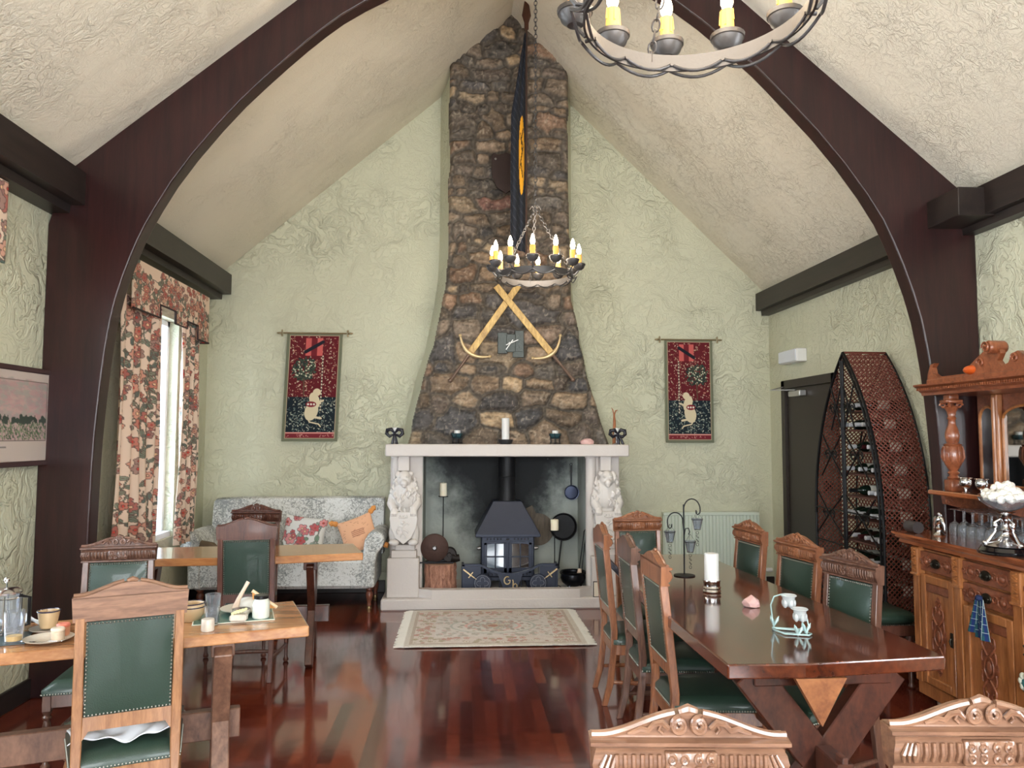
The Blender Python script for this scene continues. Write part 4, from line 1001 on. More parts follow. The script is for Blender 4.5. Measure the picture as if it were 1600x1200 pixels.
# ------------------------------------------------------------------ tables
long_m=wood('glossy_red_brown_slab',(44,18,11),(100,48,27),.12,2.2,(5,.8,5),coat=.6,bump=.02)
edge_m=wood('waney_slab_edge',(70,28,16),(168,92,52),.3,6,(3,3,3),coat=.3,bump=.3)
def table(name,label,poly,zt,th,topm,legm,ends,group=None,edge=None,stretch_z=.36,stretcher=None):
    cx=sum(p[0] for p in poly)/len(poly); cy=sum(p[1] for p in poly)/len(poly)
    t=thing(name,label,'table',(cx,cy,0)); 
    b=MB(); b.prism([(p[0]-cx,p[1]-cy) for p in poly],zt-th,zt,'z'); o=b.build('table_top',topm,t,smooth=0); mod(o,'BEVEL',width=.006,segments=2)
    return t,cx,cy
tC,cx,cy=table('long_dining_table','long glossy red brown plank table with chairs down both sides',[(.925,2.67),(1.2,2.665),(1.75,2.73),(1.735,3.2),(1.62,5.14),(.96,5.14),(.905,3.7)],.76,.052,long_m,dk,None)
def xlegs(t,c,ang,hw,zt,m,thick=.055,wd=.12,sp=.30):
    """crossed plank trestle in a vertical plane turned by ang"""
    u=Vector((math.cos(ang),math.sin(ang),0)); n=Vector((-math.sin(ang),math.cos(ang),0))
    for s,off in((-1,-.0),(1,.0)):
        p=Vector((c[0],c[1],0))+u*(s*sp); q=Vector((c[0],c[1],zt))-u*(s*sp)
        b=MB(); b.bar(p+n*off+Vector((0,0,.015)),q+n*off-Vector((0,0,.012)),thick,wd,u,.004); b.build('trestle_leg',m,t)
    b=MB(); b.bar(Vector((c[0],c[1],zt-.03))-u*hw,Vector((c[0],c[1],zt-.03))+u*hw,.09,.06,(0,0,1),.004); b.build('top_bearer',m,t)
trm=wood('dark_red_table_trestle',(44,20,14),(92,48,32),.35,4,(4,4,2),coat=.3,bump=.1)
for y in(-.78,1.0):
    xlegs(tC,(.02,y+.0),.02,.26,.708,trm,.06,.13,.27)
b=MB(); b.box(-.01,.05,-.98,1.2,.32,.43,.004); b.build('stretcher',trm,tC)
MB().box(.01,.03,-.975,-.92,.29,.45,.003).build('wedge_peg',dk,tC)
b=MB(); b.prism([(-.13,.705),(.055,.705),(-.037,.54)],-.93,-.90); b.build('gusset_board',wood('orange_brown_offcut',(110,62,36),(164,106,64),.4,5,(3,3,3)),tC,smooth=0)
pine=wood('worn_pine_top',(140,88,52),(196,144,98),.22,2.4,(1.2,7,7),coat=.4,bump=.06)
A=[(-.628,3.30),(-.80,3.80),(-1.12,3.66),(-2.28,3.25),(-2.14,2.80),(-1.66,2.945)]
tA,ax_,ay_=table('near_trestle_table','near left wooden trestle table laid with breakfast things',A,.76,.045,pine,dk,None)
leA=wood('brown_trestle_plank',(78,52,42),(134,98,78),.45,4,(4,4,2),bump=.15)
angA=math.radians(18)
for d_ in(.44,-.78):
    c=(math.cos(angA)*d_,math.sin(angA)*d_+.0); xlegs(tA,c,angA+PI/2,.20,.715,leA,.07,.13,.19)
b=MB(); u=Vector((math.cos(angA),math.sin(angA),0)); b.bar(-u*.93+Vector((0,0,.33)),u*.52+Vector((0,0,.33)),.05,.12,(0,0,1),.004); b.build('stretcher',leA,tA)
tpb=wood('honey_table_top',(150,88,48),(206,146,92),.18,2.4,(1.2,7,7),coat=.5,bump=.04)
B=[(-.66,5.30),(-.79,5.76),(-2.1,5.62),(-2.36,5.5),(-2.3,5.08),(-1.3,5.14)]
tB,bx_,by_=table('far_trestle_table','far left trestle table with honey brown top before the sofa',B,.76,.05,tpb,dk,None)
for d_ in(.56,-.5): xlegs(tB,(d_,.02+d_*.08),PI/2+.1,.18,.71,trm,.05,.10,.17)
b=MB(); b.bar((-.62,-.05,.33),(.68,.06,.33),.045,.11,(0,0,1),.004); b.build('stretcher',trm,tB)
# ------------------------------------------------------------------ sofa
def sofa_mat():
    m,nt,b_=new_mat('grey_toile_fabric'); tc=N(nt,'ShaderNodeTexCoord')
    no=N(nt,'ShaderNodeTexNoise',i_Scale=26,i_Detail=6.0,i_Roughness=.7,i_Distortion=2.2); nt.links.new(tc.outputs['Object'],no.inputs[0])
    n2=N(nt,'ShaderNodeTexNoise',i_Scale=3.2,i_Detail=2.0); nt.links.new(tc.outputs['Object'],n2.inputs[0])
    ad=N(nt,'ShaderNodeMath',operation='MULTIPLY_ADD',i_1=.5); nt.links.new(n2.outputs['Fac'],ad.inputs[0]); nt.links.new(no.outputs['Fac'],ad.inputs[2])
    rp=N(nt,'ShaderNodeValToRGB'); e=rp.color_ramp.elements; e[0].position=.62;e[0].color=(*lin((138,142,142)),1);e[1].position=.80;e[1].color=(*lin((222,224,222)),1)
    q=e.new(.7);q.color=(*lin((176,178,174)),1); q=e.new(.75);q.color=(*lin((212,214,210)),1)
    nt.links.new(ad.outputs[0],rp.inputs[0]); nt.links.new(rp.outputs[0],b_.inputs['Base Color']); b_.inputs['Roughness'].default_value=.85; return m
fab=sofa_mat()
s_=thing('sofa','long grey toile patterned sofa with scroll arms against the back wall','sofa',(-1.5,7.35,0))
b=MB(); b.box(-.86,.70,-.33,.22,.24,.46,.03); b.box(-.86,.70,-.36,-.28,.19,.45,.03); b.build('seat',fab,s_)
bk=MB(); vs=[];fs=[]; xs=[-.86,-.84,-.6,-.3,-.02,0,.02,.25,.5,.72,.745,.75]; zz=[.42,.5,.65,.8,.9,.945,.955]
for x in xs:
    e=0 if abs(x)<.01 else 1; rr=.03 if (x<-.85 or x>.748) else (.012 if (x<-.83 or x>.74) else 0)
    for z in zz: vs.append((x,.16+.12*(z-.42)-.02*math.sin((z-.42)/.54*PI)+(.008 if abs(x)<.012 else 0)+(.03 if z>.95 else 0),z-rr*(1 if z>.9 else 0)))
    for z in zz[::-1]: vs.append((x,.36,z-rr*(1 if z>.9 else 0)))
m=2*len(zz)
for i in range(len(xs)-1):
    for k in range(m): fs.append((i*m+k,i*m+(k+1)%m,(i+1)*m+(k+1)%m,(i+1)*m+k))
fs+=[tuple(range(m)),tuple((len(xs)-1)*m+k for k in range(m))]; bk.add(vs,fs); bk.build('backrest',fab,s_,smooth=45)
for sx,x0 in((1,.70),(-1,-.86)):
    b=MB(); pr=[(-.085,.20),(.03,.20),(.035,.42),(.05,.50),(.10,.56),(.115,.62),(.09,.68),(.04,.70),(-.02,.685),(-.06,.62),(-.075,.5),(-.08,.4)]
    b.prism([(x0+sx*(p[0])*1.0,p[1]) for p in pr],-.37,.24); o=b.build('arm',fab,s_,smooth=60); mod(o,'BEVEL',width=.02,segments=3)
legm=wood('turned_sofa_leg',(84,44,34),(134,82,62),.35,8,(3,3,2),coat=.3)
for sx,sy in((-.8,-.29),(.68,-.29),(-.8,.2),(.68,.2)):
    b=MB(); b.lathe([(.012,.025),(.02,.035),(.017,.06),(.026,.09),(.034,.13),(.03,.15),(.022,.16),(.032,.175),(.03,.20),(0,.20)],(sx,sy,0),16); lo=b.build('leg',legm,s_)
    b=MB(); b.lathe([(0,0),(.02,.0),(.024,.012),(.02,.026),(0,.026)],(sx,sy,0),14); b.build('castor',plain('aged_brass',(150,128,92),.35,.8),lo)
def cushion(name,label,loc,rot,w_,h_,d_,paint,mat,extra=None):
    def f(side):
        def g(u,v):
            x=(u-.5)*2;y=(.5-v)*2; pin=1-.06*(np.abs(x*y)); e=np.clip((1-x**2)*(1-y**2),0,1)**.42
            px=x*w_/2*(1-.07*(1-y*y)); py=y*h_/2*(1-.07*(1-x*x))
            return (px,-side*d_/2*e,py)
        return g
    t=thing(name,label,'cushion',loc); t.rotation_euler=rot
    sheet('cushion_front',f(1),paint,mat,t,0); o=sheet('cushion_back',f(-1),paint,mat,t,0)
    if extra: extra(t)
    return t
rg=random.Random(9)
def floral(w_,h_,base,dens,pal,leafc,edge,sc_=1.0,seed=1,vert=True):
    p=Paint(w_,h_,base); rg=random.Random(seed)
    for _ in range(int(dens*.5)):
        x=rg.uniform(0,w_);y=rg.uniform(0,h_); pts=[(x,y)]; a=rg.uniform(-.6,.6)+(PI/2 if vert else 0)
        for k in range(9):
            a+=rg.uniform(-.5,.5); x+=math.cos(a)*7*sc_; y+=math.sin(a)*7*sc_; pts.append((x,y))
        p.line(pts,2.4*sc_,edge); p.line(pts,1.1*sc_,leafc[0])
        for q in pts[1::2]:
            if rg.random()<.9: p.leaf(q[0],q[1],rg.uniform(8,15)*sc_,rg.uniform(4,7)*sc_,rg.uniform(0,2*PI),rg.choice(leafc),edge)
    for _ in range(int(dens)):
        x=rg.uniform(0,w_);y=rg.uniform(0,h_); r=rg.uniform(4,10)*sc_; c=rg.choice(pal)
        p.flower(x,y,r,c,edge,rg.choice([(230,190,150),(200,70,60)]),rg.choice([5,6]))
    return p
cream=(226,204,184)
redp=[(190,120,104),(204,148,128),(172,104,94),(206,160,140),(150,110,104),(160,128,118)]; grn=[(116,128,112),(96,112,104),(132,138,120)]
fabm=attr_mat('printed_cotton',.85,.1,400)
cushion('floral_cushion','white cushion with pink flowers leaning on the sofa behind the dark chairs',(-1.46,7.33,.62),(math.radians(-18),.12,0),.40,.36,.15,floral(90,80,(226,226,222),16,[(206,120,124),(196,96,100),(222,150,150)],[(120,150,130),(150,172,160)],(120,110,110),1.2,5),fabm)
def tassels(t):
    for k,(x,z) in enumerate(((-.17,.165),(.17,.165),(.17,-.165))):
        b=MB(); b.sphere((x,0,z),.026,10,7); b.tube([(x,0,z),(x*1.18,0,z*1.12),(x*1.3,0,z*1.15-.01)],[.018,.026,.024],8); b.build('tassel',plain('orange_tassel_thread',(222,150,80),.8,bump=.5,bscale=120),t)
p=Paint(80,80,(228,176,140))
for k in range(34):
    x,y=rg.uniform(4,76),rg.uniform(4,76); p.line([(x,y),(x+rg.uniform(-8,8),y+rg.uniform(-3,3))],1,(176,122,96))
for k in range(4): p.line([(26,34+k*4),(56,34+k*4)],1.2,(168,112,90))
cushion('tasselled_cushion','small peach cushion with orange tassels on the right arm of the sofa',(-.945,7.22,.645),(math.radians(-22),math.radians(-20),.1),.33,.33,.11,p,fabm,tassels)
b=MB(); b.tube([(-2.36,7.1,.52),(-2.3,7.05,.56),(-2.2,7.0,.55),(-2.12,6.96,.5)],[.04,.06,.06,.04],12); 
tag(b.build('rolled_throw',plain('brown_ribbed_fabric',(112,96,78),.9,bump=.6,bscale=70),smooth=60),'rolled brown ribbed throw on the left end of the sofa','throw')
# ------------------------------------------------------------------ rug
p=Paint(330,250,(214,204,192)); rg=random.Random(4)
def hx(c,j=10): return tuple(min(255,max(0,v+rg.uniform(-j,j))) for v in c)
p.rect(0,0,330,250,(216,208,196)); p.rect(10,10,320,240,(196,180,164)); p.rect(16,16,314,234,(220,208,198))
for k in range(260): 
    side=rg.randint(0,3); x,y=(rg.uniform(18,312),rg.choice([rg.uniform(18,50),rg.uniform(200,232)])) if side<2 else (rg.choice([rg.uniform(18,52),rg.uniform(278,312)]),rg.uniform(18,232))
    p.flower(x,y,rg.uniform(3,6),rg.choice([(222,176,166),(206,150,140),(190,178,150),(232,222,210)]),(186,172,158),(180,160,130))
p.rect(54,54,276,196,(222,214,206)); 
for k in range(240): p.flower(rg.uniform(58,272),rg.uniform(58,192),rg.uniform(2,5),rg.choice([(222,190,182),(196,194,184),(180,176,160),(230,206,196)]),(200,190,180),(190,170,150))
p.ell(165,125,84,52,(196,196,186)); p.ell(165,125,79,48,(224,218,210)); p.ell(165,125,56,34,(226,188,180)); p.ell(165,125,50,29,(214,212,204)); p.ell(165,125,22,14,(210,194,160)); p.ell(165,125,10,7,(186,140,124))
for k in range(150):
    a=rg.uniform(0,2*PI);r=rg.uniform(.2,1); p.flower(165+74*r*math.cos(a),125+44*r*math.sin(a),rg.uniform(2,4),rg.choice([(200,160,150),(170,172,160),(224,214,190)]),(186,176,166),(180,150,120))
p.a+=np.random.RandomState(3).uniform(-9,9,p.a.shape[:2])[...,None]
rt=thing('rug','pale pink and cream patterned rug with fringed ends in front of the hearth','rug',(.26,6.33,0))
sheet('rug_pile',lambda u,v:((u-.5)*1.36,(.5-v)*1.16,.012+.0015*np.sin(u*60)*np.sin(v*50)),p,attr_mat('rug_wool',.95,.5,300),rt,.010)
for s in(-1,1):
    b=MB(); rg=random.Random(5)
    for k in range(90):
        y=-.575+1.15*k/89; b.tube([(s*.675,y,.012),(s*.70,y+rg.uniform(-.006,.006),.012),(s*(.735+rg.uniform(0,.02)),y+rg.uniform(-.01,.01),.006)],[.006,.0065,.004],5)
    b.box(s*.665,s*.69,-.578,.578,.004,.016,.003); b.build('fringe',plain('cream_fringe',(226,222,212),.9),rt,smooth=60)
# ------------------------------------------------------------------ radiator
r_=thing('radiator','pale green ribbed panel radiator on the back wall behind the long table','radiator',(2.5,7.72,.14))
radm=plain('pale_green_radiator_enamel',(204,214,200),.35)
b=MB(); n=28; x0,x1=-.47,.52
poly=[]
for i in range(n):
    xa=x0+(x1-x0)*i/n; d_=(x1-x0)/n; poly+=[(xa,-.02),(xa+d_*.18,-.02),(xa+d_*.3,-.034),(xa+d_*.88,-.034),(xa+d_*.99,-.02)]
poly+=[(x1,-.02),(x1,.02),(x0,.02)]; b.prism(poly,.03,.61,'z'); b.box(x0,x1,-.036,.03,.61,.645,.006); b.box(x0,x1,-.03,.02,.0,.03,.004)
b.build('panel',radm,r_,smooth=0)
b=MB(); b.tube([(x1,0,.06),(x1+.06,0,.06),(x1+.06,0,-.14)],.009,8); b.build('pipe',radm,r_)
b=MB(); b.lathe([(0,0),(.02,0),(.022,.03),(.02,.07),(0,.075)],(x1+.06,0,.06),14,'x'); b.build('valve',plain('white_plastic',(226,226,224),.4),r_)
# ------------------------------------------------------------------ chandeliers
iron_c=plain('grey_wrought_iron',(86,84,84),.42,.6,bump=.1,bscale=50)
wax_y=plain('amber_candle_sleeve',(228,170,82),.5,sub=.1,emit=(240,170,80),es=.35)
bulb_m=plain('lit_flame_bulb',(255,244,220),.3,emit=(255,232,196),es=26)
def link_chain(b,p,q,L=.034,r=.0028):
    p=Vector(p);q=Vector(q);d=q-p;n=max(1,int(d.length/(L*.78)));d.normalize();u=d.orthogonal().normalized();w_=d.cross(u)
    for i in range(n):
        c=p+(q-p)*((i+.5)/n); e=u if i%2 else w_
        b.tube([c+d*(L/2*math.cos(a))+e*(L*.30*math.sin(a)) for a in [2*PI*k/10 for k in range(10)]],r,5,closed=True)
def make_chandelier(loc,label,top,rot,light):
    t=thing('chandelier',label,'chandelier',loc,rot); R=.262; RC=.31
    b=MB(); b.shell([(R-.003,-.022),(R+.003,-.022),(R+.003,.022),(R-.003,.022)],n=72)
    b.build('ring_band',iron_c,t,smooth=40)
    for k in range(12):
        a0=2*PI*k/12; c,s_=math.cos(a0),math.sin(a0)
        b=MB(); x,y=RC*c,RC*s_
        b.lathe([(.0,-.004),(.02,-.002),(.036,.012),(.042,.028),(.045,.03),(.046,.04),(.042,.043),(.015,.034),(0,.034)],(x,y,0),20)
        b.tube([((R+.004)*c,(R+.004)*s_,-.036),((R+.02)*c,(R+.02)*s_,-.036),(x,y,-.002)],.006,6)
        b.v=[(v[0],v[1],v[2]+.044) for v in b.v]; cu=b.build('candle_cup',iron_c,t)
        b=MB(); b.lathe([(.017,.034),(.0185,.05),(.0175,.085),(.018,.108),(.012,.112),(0,.112)],(x,y,0),14)
        for q in range(5):
            aa=q*1.3+k; b.tube([(x+.0175*math.cos(aa),y+.0175*math.sin(aa),.108),(x+.0185*math.cos(aa),y+.0185*math.sin(aa),.09-.006*(q%3)),(x+.0185*math.cos(aa),y+.0185*math.sin(aa),.078-.008*(q%3))],[.002,.0026,.0034],5)
        b.v=[(v[0],v[1],v[2]+.044) for v in b.v]; b.build('candle_sleeve',wax_y,cu)
        b=MB(); b.lathe([(.0,.111),(.011,.113),(.0165,.128),(.0165,.142),(.011,.165),(.004,.184),(0,.188)],(x,y,.044),14); b.build('bulb',bulb_m,cu)
    for k in range(12):   # paired swags between the cups
        a0=2*PI*k/12;a1=2*PI*(k+1)/12
        b=MB()
        for rr,dz in((R+.016,-.028),(R-.014,-.024)):
            pts=[]
            for i in range(9):
                f=i/8;a=a0+(a1-a0)*f; e=4*f*(1-f); rad=rr+.016*(1-e) if rr>R else rr+.012*(1-e)
                pts.append((rad*math.cos(a),rad*math.sin(a),-.004+dz*e))
            b.tube(pts,.0042,6)
        b.v=b.v; b.tube([((R+.02)*math.cos(a0),(R+.02)*math.sin(a0),-.006),((R-.01)*math.cos(a0),(R-.01)*math.sin(a0),-.006)],.005,6); b.build('swag',iron_c,t,smooth=60)
    hub=.50
    for k in range(3):
        a=2*PI*k/3+1.257; b=MB(); link_chain(b,(R*math.cos(a),R*math.sin(a),.025),(0,0,hub)); b.tube([(R*math.cos(a)+.0,R*math.sin(a),.0+.03*math.sin(q)) for q in (0,1.57)],.004,6); b.build('ring_chain',iron_c,t,smooth=60)
    b=MB(); link_chain(b,(0,0,hub),(0,0,top-loc[2]),.04,.0028); b.build('hanging_chain',iron_c,t,smooth=60)
    b=MB()
    for k in range(8):
        a=2*PI*k/8; b.tube([(0,0,hub),(.03*math.cos(a),.03*math.sin(a),hub+.012),(.045*math.cos(a),.045*math.sin(a),hub-.012)],.003,5)
    b.build('rosette',iron_c,t,smooth=60)
    l=bpy.data.lights.new('chandelier_glow','POINT'); l.energy=light; l.color=(1,.86,.68); l.shadow_soft_size=.3
    lo=bpy.data.objects.new('chandelier_glow',l); COL.objects.link(lo); lo.location=(loc[0],loc[1],loc[2]+.26)
    return t
make_chandelier((.515,5.4,2.685),'whole ring chandelier of lit candle bulbs hanging before the stone chimney',5.48,math.radians(21),34)
make_chandelier((.54,1.70,2.545),'near ring chandelier of lit candle bulbs cut off by the top edge of the photo',5.2,math.radians(27.5),22)
# ------------------------------------------------------------------ tapestries (plain flower strewn designs)
def tapestry(x,zt,w_,h_,label,seed,skew):
    rg=random.Random(seed); p=Paint(170,345,(112,116,96)); p.rect(9,9,161,336,(176,160,132)); p.rect(11,11,159,334,(96,28,36))
    p.rect(11,205,159,316,(28,38,46)); p.rect(11,316,159,320,(214,150,140)); p.rect(11,320,159,334,(120,40,50))
    cols=[(206,186,156),(196,140,120),(214,200,176),(150,96,84)]
    for _ in range(420):
        x_,y_=rg.uniform(13,157),rg.uniform(13,204); a=rg.uniform(0,6.3); c=rg.choice(cols)
        p.line([(x_,y_),(x_+4*math.cos(a),y_+4*math.sin(a))],1,c)
        if rg.random()<.35: p.ell(x_,y_,1.6,1.6,c)
    for _ in range(330):
        x_,y_=rg.uniform(13,157),rg.uniform(206,315); a=rg.uniform(0,6.3); c=rg.choice([(160,168,150),(120,136,130),(196,196,176),(90,110,110)])
        p.line([(x_,y_),(x_+4.5*math.cos(a),y_+4.5*math.sin(a))],1.1,c)
        if rg.random()<.3: p.ell(x_,y_,2,1.6,c)
    fl=1 if skew>0 else -1; cx=85-fl*18
    # little striped pennant, leafy tree and a plain seated animal shape
    X0=85-26 if fl>0 else 85-34; p.rect(X0,18,X0+52,74,(196,96,92)); p.rect(X0+17,18,X0+35,74,(112,34,42)); p.line([(X0,62),(X0+52,30)] if fl>0 else [(X0,30),(X0+52,62)],11,(34,34,44))
    p.line([(X0+(54 if fl>0 else -2),74),(X0+(54 if fl>0 else -2),250)],3,(200,190,168)); 
    for k in range(18): p.rect(X0+(52 if fl>0 else -4),78+k*10,X0+(56 if fl>0 else 0),82+k*10,(40,30,36))
    tx,ty=(58,116) if fl>0 else (112,120)
    for _ in range(150):
        a=rg.uniform(0,6.3);r=rg.uniform(0,1)**.5; p.leaf(tx+36*r*math.cos(a),ty+34*r*math.sin(a),8,4,rg.uniform(0,6.3),rg.choice([(74,90,76),(52,70,64),(96,110,88)]),(30,40,40))
    for _ in range(30):
        a=rg.uniform(0,6.3);r=rg.uniform(0,1)**.5; p.ell(tx+34*r*math.cos(a),ty+32*r*math.sin(a),2.4,2.4,(196,196,170))
    p.line([(tx,148),(tx+2,200)],4,(90,70,56))
    c0=(214,200,168); ax=86 if fl>0 else 88; ay=232
    p.ell(ax,ay+18,20,30,c0,.25*fl); p.ell(ax+fl*8,ay-16,15,26,c0,-.35*fl); p.ell(ax+fl*14,ay-42,12,12,c0); p.line([(ax+fl*12,ay-6),(ax+fl*34,ay-16)],6,c0); p.line([(ax+fl*8,ay+36),(ax+fl*30,ay+40)],7,c0)
    p.line([(ax-fl*14,ay+34),(ax-fl*4,ay+52),(ax+fl*24,ay+58),(ax+fl*30,ay+66)],4,c0); p.ell(ax-fl*2,ay-4,16,9,(128,38,48))
    for k in range(3): p.ell(ax-fl*2-9+k*9,ay-4,3,3,(226,220,206))
    for k in range(22):
        x_=rg.uniform(14,156); p.line([(x_,rg.uniform(322,332)),(x_+rg.uniform(-5,5),rg.uniform(322,332))],1.2,(206,150,140))
    t=thing('wall_tapestry',label,'tapestry',(x,7.765,zt))
    def g(u,v): return ((u-.5)*w_-skew*v,-.012-.006*np.sin(u*9)*v-.01*v,-v*h_-.0*u)
    sheet('woven_cloth',g,p,attr_mat('tapestry_weave',.95,.5,500),t,.006)
    brz=plain('old_brass_rod',(150,134,104),.4,.7)
    b=MB(); b.tube([(-w_/2-.04,-.02,-.006),(w_/2+.04,-.02,-.006)],.008,8)
    for s in(-1,1):
        e=s*(w_/2+.04); b.sphere((e+s*.035,-.02,-.006),(.03,.008,.01),8,6); b.sphere((e+s*.012,-.02,.014),(.009,.008,.016),8,6); b.sphere((e+s*.012,-.02,-.026),(.009,.008,.016),8,6)
    b.build('hanging_rod',brz,t)
tapestry(-1.475,2.575,.545,1.085,'red and navy flower strewn tapestry on the wall left of the chimney above the sofa',3,.035)
tapestry(2.325,2.55,.50,1.065,'red and dark flower strewn tapestry on the wall right of the chimney above the radiator',8,-.002)
# ------------------------------------------------------------------ curtains and pelmet
def cpaint(w_,h_,seed,dens,sc_=1.0): return floral(w_,h_,(224,200,180),dens,redp,grn,(104,84,76),sc_,seed)
def curtain(name,label,y0,y1,z0,z1,x,seed,folds=5):
    p=cpaint(140,440,seed,190,.85); t=thing(name,label,'curtain',(x,(y0+y1)/2,z0)); wd=y1-y0; h=z1-z0
    def g(u,v):
        amp=.016+.014*v; yy=(u-.5)*wd*(1-.04*np.sin(v*3)); xx=amp*np.sin(u*folds*2*PI+.6*np.sin(v*4))+.008*np.sin(u*23+v*5)
        return (xx,yy,h*(1-v))
    sheet('curtain_cloth',g,p,fabm,t,.004); return t
curtain('curtain','floral curtain on the near side of the left window beside the arch post',5.50,6.27,.40,2.56,-2.40,21)
curtain('curtain','floral curtain on the far side of the left window next to the sofa corner',6.70,7.16,.62,2.50,-2.40,22,4)
t=thing('pelmet','stepped floral pelmet box with dark trim above the left window','pelmet',(-2.535,6.4,2.35))
p=cpaint(330,110,31,150,.95)
edge=[(0,.14),(.19,.14),(.20,.22),(.38,.22),(.385,.30)]
def pel(u,v):
    bot=np.where(u<.30,.08,np.where(u<.355,.16,np.where(u<.62,.235,np.where(u<.70,.165,np.where(u<.80,.24-.1,.02)))))
    bot=np.where(u<.28,.06,np.where(u<.36,.06+.0,bot))
    b_=np.piecewise(u,[u<.30,(u>=.30)&(u<.50),(u>=.50)&(u<.66),(u>=.66)&(u<.82),u>=.82],[.10,.20,.10,.16,.04])
    return (.20+0*u,-.86+1.63*u,b_+(.46-b_)*(1-v))
sheet('pelmet_face',pel,p,fabm,t,.012)
p2=cpaint(30,96,33,12,1.3)
sheet('pelmet_return',lambda u,v:(.20*u,.77+0*u,.04+.42*(1-v)),p2,fabm,t,.012)
b=MB(); q=[(-.86,.10),(-.86+1.63*.30,.10),(-.86+1.63*.30,.20),(-.86+1.63*.5,.20),(-.86+1.63*.5,.10),(-.86+1.63*.66,.10),(-.86+1.63*.66,.16),(-.86+1.63*.82,.16),(-.86+1.63*.82,.04),(.77,.04)]
b.tube([(.208,y,z) for y,z in q]+[(.0,.775,.04)],.008,6); b.build('dark_braid',plain('dark_braid',(54,38,38),.7),t,smooth=20)
b=MB(); b.box(.0,.2,-.86,.77,.45,.46); b.build('pelmet_board',plain('pelmet_board',(190,170,150),.7),t)
# fragment of the nearer window's dressing at the frame edge
t=thing('pelmet','edge of a second floral pelmet at the left frame edge above the picture','pelmet',(-2.535,3.6,2.38))
sheet('pelmet_face',lambda u,v:(.09+0*u,-1.1+1.71*u,.08+.44*(1-v)),cpaint(300,96,35,110,1.3),fabm,t,.012)
b=MB(); b.box(0,.09,-1.1,.61,.50,.52); b.build('pelmet_board',plain('pelmet_board',(190,170,150),.7),t)
# ------------------------------------------------------------------ framed print on the left wall
p=Paint(150,112,(222,206,196)); rg=random.Random(6)
p.rect(14,12,136,86,(206,176,172))
for _ in range(500):
    x,y=rg.uniform(15,135),rg.uniform(13,58); p.ell(x,y,rg.uniform(2,6),rg.uniform(1.5,4),rg.choice([(206,164,162),(186,180,168),(214,180,172),(176,176,168),(190,160,160)]),0,.5)
for _ in range(700):
    x=rg.uniform(15,135); y=rg.uniform(62,85); 
    if y<66-(x-75)*.06: continue
    p.line([(x,y),(x+rg.uniform(-1,1),y-rg.uniform(1,4))],1,rg.choice([(120,134,100),(96,112,84),(150,160,130),(84,100,80)]))
for _ in range(60):
    x=rg.uniform(60,134); p.ell(x,62-rg.uniform(0,4),rg.uniform(1,3),rg.uniform(2,5),(64,78,66))
p.rect(15,74,60,86,(206,180,174)); p.rect(0,0,150,1,(180,168,158))
for r_c in(((14,12,136,13)),((14,85,136,86)),((14,12,15,86)),((135,12,136,86))): p.rect(*r_c,(120,104,96))
p.line([(70,93),(84,93)],1,(150,140,134))
t=thing('framed_print','framed landscape print with pink sky on the left wall beside the arch post','picture',(-2.515,4.34,1.653))
sheet('print_sheet',lambda u,v:(0.012+0*u,-.55+1.1*u,.26*(1-2*v)),p,attr_mat('printed_paper',.5),t,0,False)
b=MB()
for (a,c,z0,z1) in((-.57,.57,.255,.285),(-.57,.57,-.285,-.255),(-.57,-.54,-.285,.285),(.54,.57,-.285,.285)): b.box(-.012,.022,a,c,z0,z1,.004)
b.build('frame',plain('dark_red_wood_frame',(62,38,36),.4),t)
b=MB(); b.box(.015,.017,-.545,.545,-.26,.26); b.build('glazing',plain('picture_glass',(255,255,255),.02,trans=1,ior=1.1),t,smooth=0)
t.rotation_euler=(0,0,math.radians(-1.2))
# ------------------------------------------------------------------ wine rack: pointed arch cage of rust red lattice
wr_=thing('wine_rack','tall pointed arch wine cage of rust red lattice with black iron doors','wine rack',(2.83,5.53,0))
HW=.49; H0=1.05; HT=2.175; DX=.33
def gothic(n=22):
    """half outline from foot to apex in (y,z)"""
    pts=[(HW,0.03),(HW,.55),(HW,H0-.1)]
    # arc from (HW,H0) to (0,HT)
    dz=HT-H0; R=(HW*HW+dz*dz)/(2*HW); cx=HW-R
    a1=math.asin(dz/R)
    for i in range(n+1): a=a1*i/n; pts.append((cx+R*math.cos(a),H0-.1*(1-i/n)+R*math.sin(a)))
    return pts
gp=gothic()
rust_m=plain('rust_red_iron_lattice',(112,58,46),.6,.3,bump=.2,bscale=60,var=.15)
blk=plain('black_iron_bars',(24,24,26),.45,.5)
L_=[0]
for p,q in zip(gp,gp[1:]): L_.append(L_[-1]+math.hypot(q[0]-p[0],q[1]-p[1]))
def onarc(s):
    return float(np.interp(s,L_,[p[0] for p in gp])),float(np.interp(s,L_,[p[1] for p in gp]))
ST=L_[-1]; pitch=.034
for side in(-1,1):
    b=MB()
    for d_ in(1,-1):
        k=-DX-pitch if d_>0 else 0
        s0=-DX if d_>0 else 0
        while s0<ST+(0 if d_>0 else DX):
            # line s = s0 + d_*x , x 0..DX
            pts=[]
            for i in range(13):
                x=DX*i/12; s_v=s0+d_*x
                if 0<=s_v<=ST:
                    y,z=onarc(s_v); pts.append((x,side*y,z))
            if len(pts)>=2: b.tube([pts[0],pts[len(pts)//2],pts[-1]] if len(pts)>3 else pts,.0048,4)
            s0+=pitch
    b.build('lattice_side',rust_m,wr_,smooth=0)
    b=MB()
    if side>0: MB().tube([(0,0,HT),(DX,0,HT)],.009,6).build('ridge_bar',rust_m,wr_)
    for x in(0,DX):
        b.tube([(x,side*y,z) for y,z in gp],.011 if x==0 else .008,6)
    b.build('arch_rib',blk if True else rust_m,wr_,smooth=60)
b=MB() # back lattice
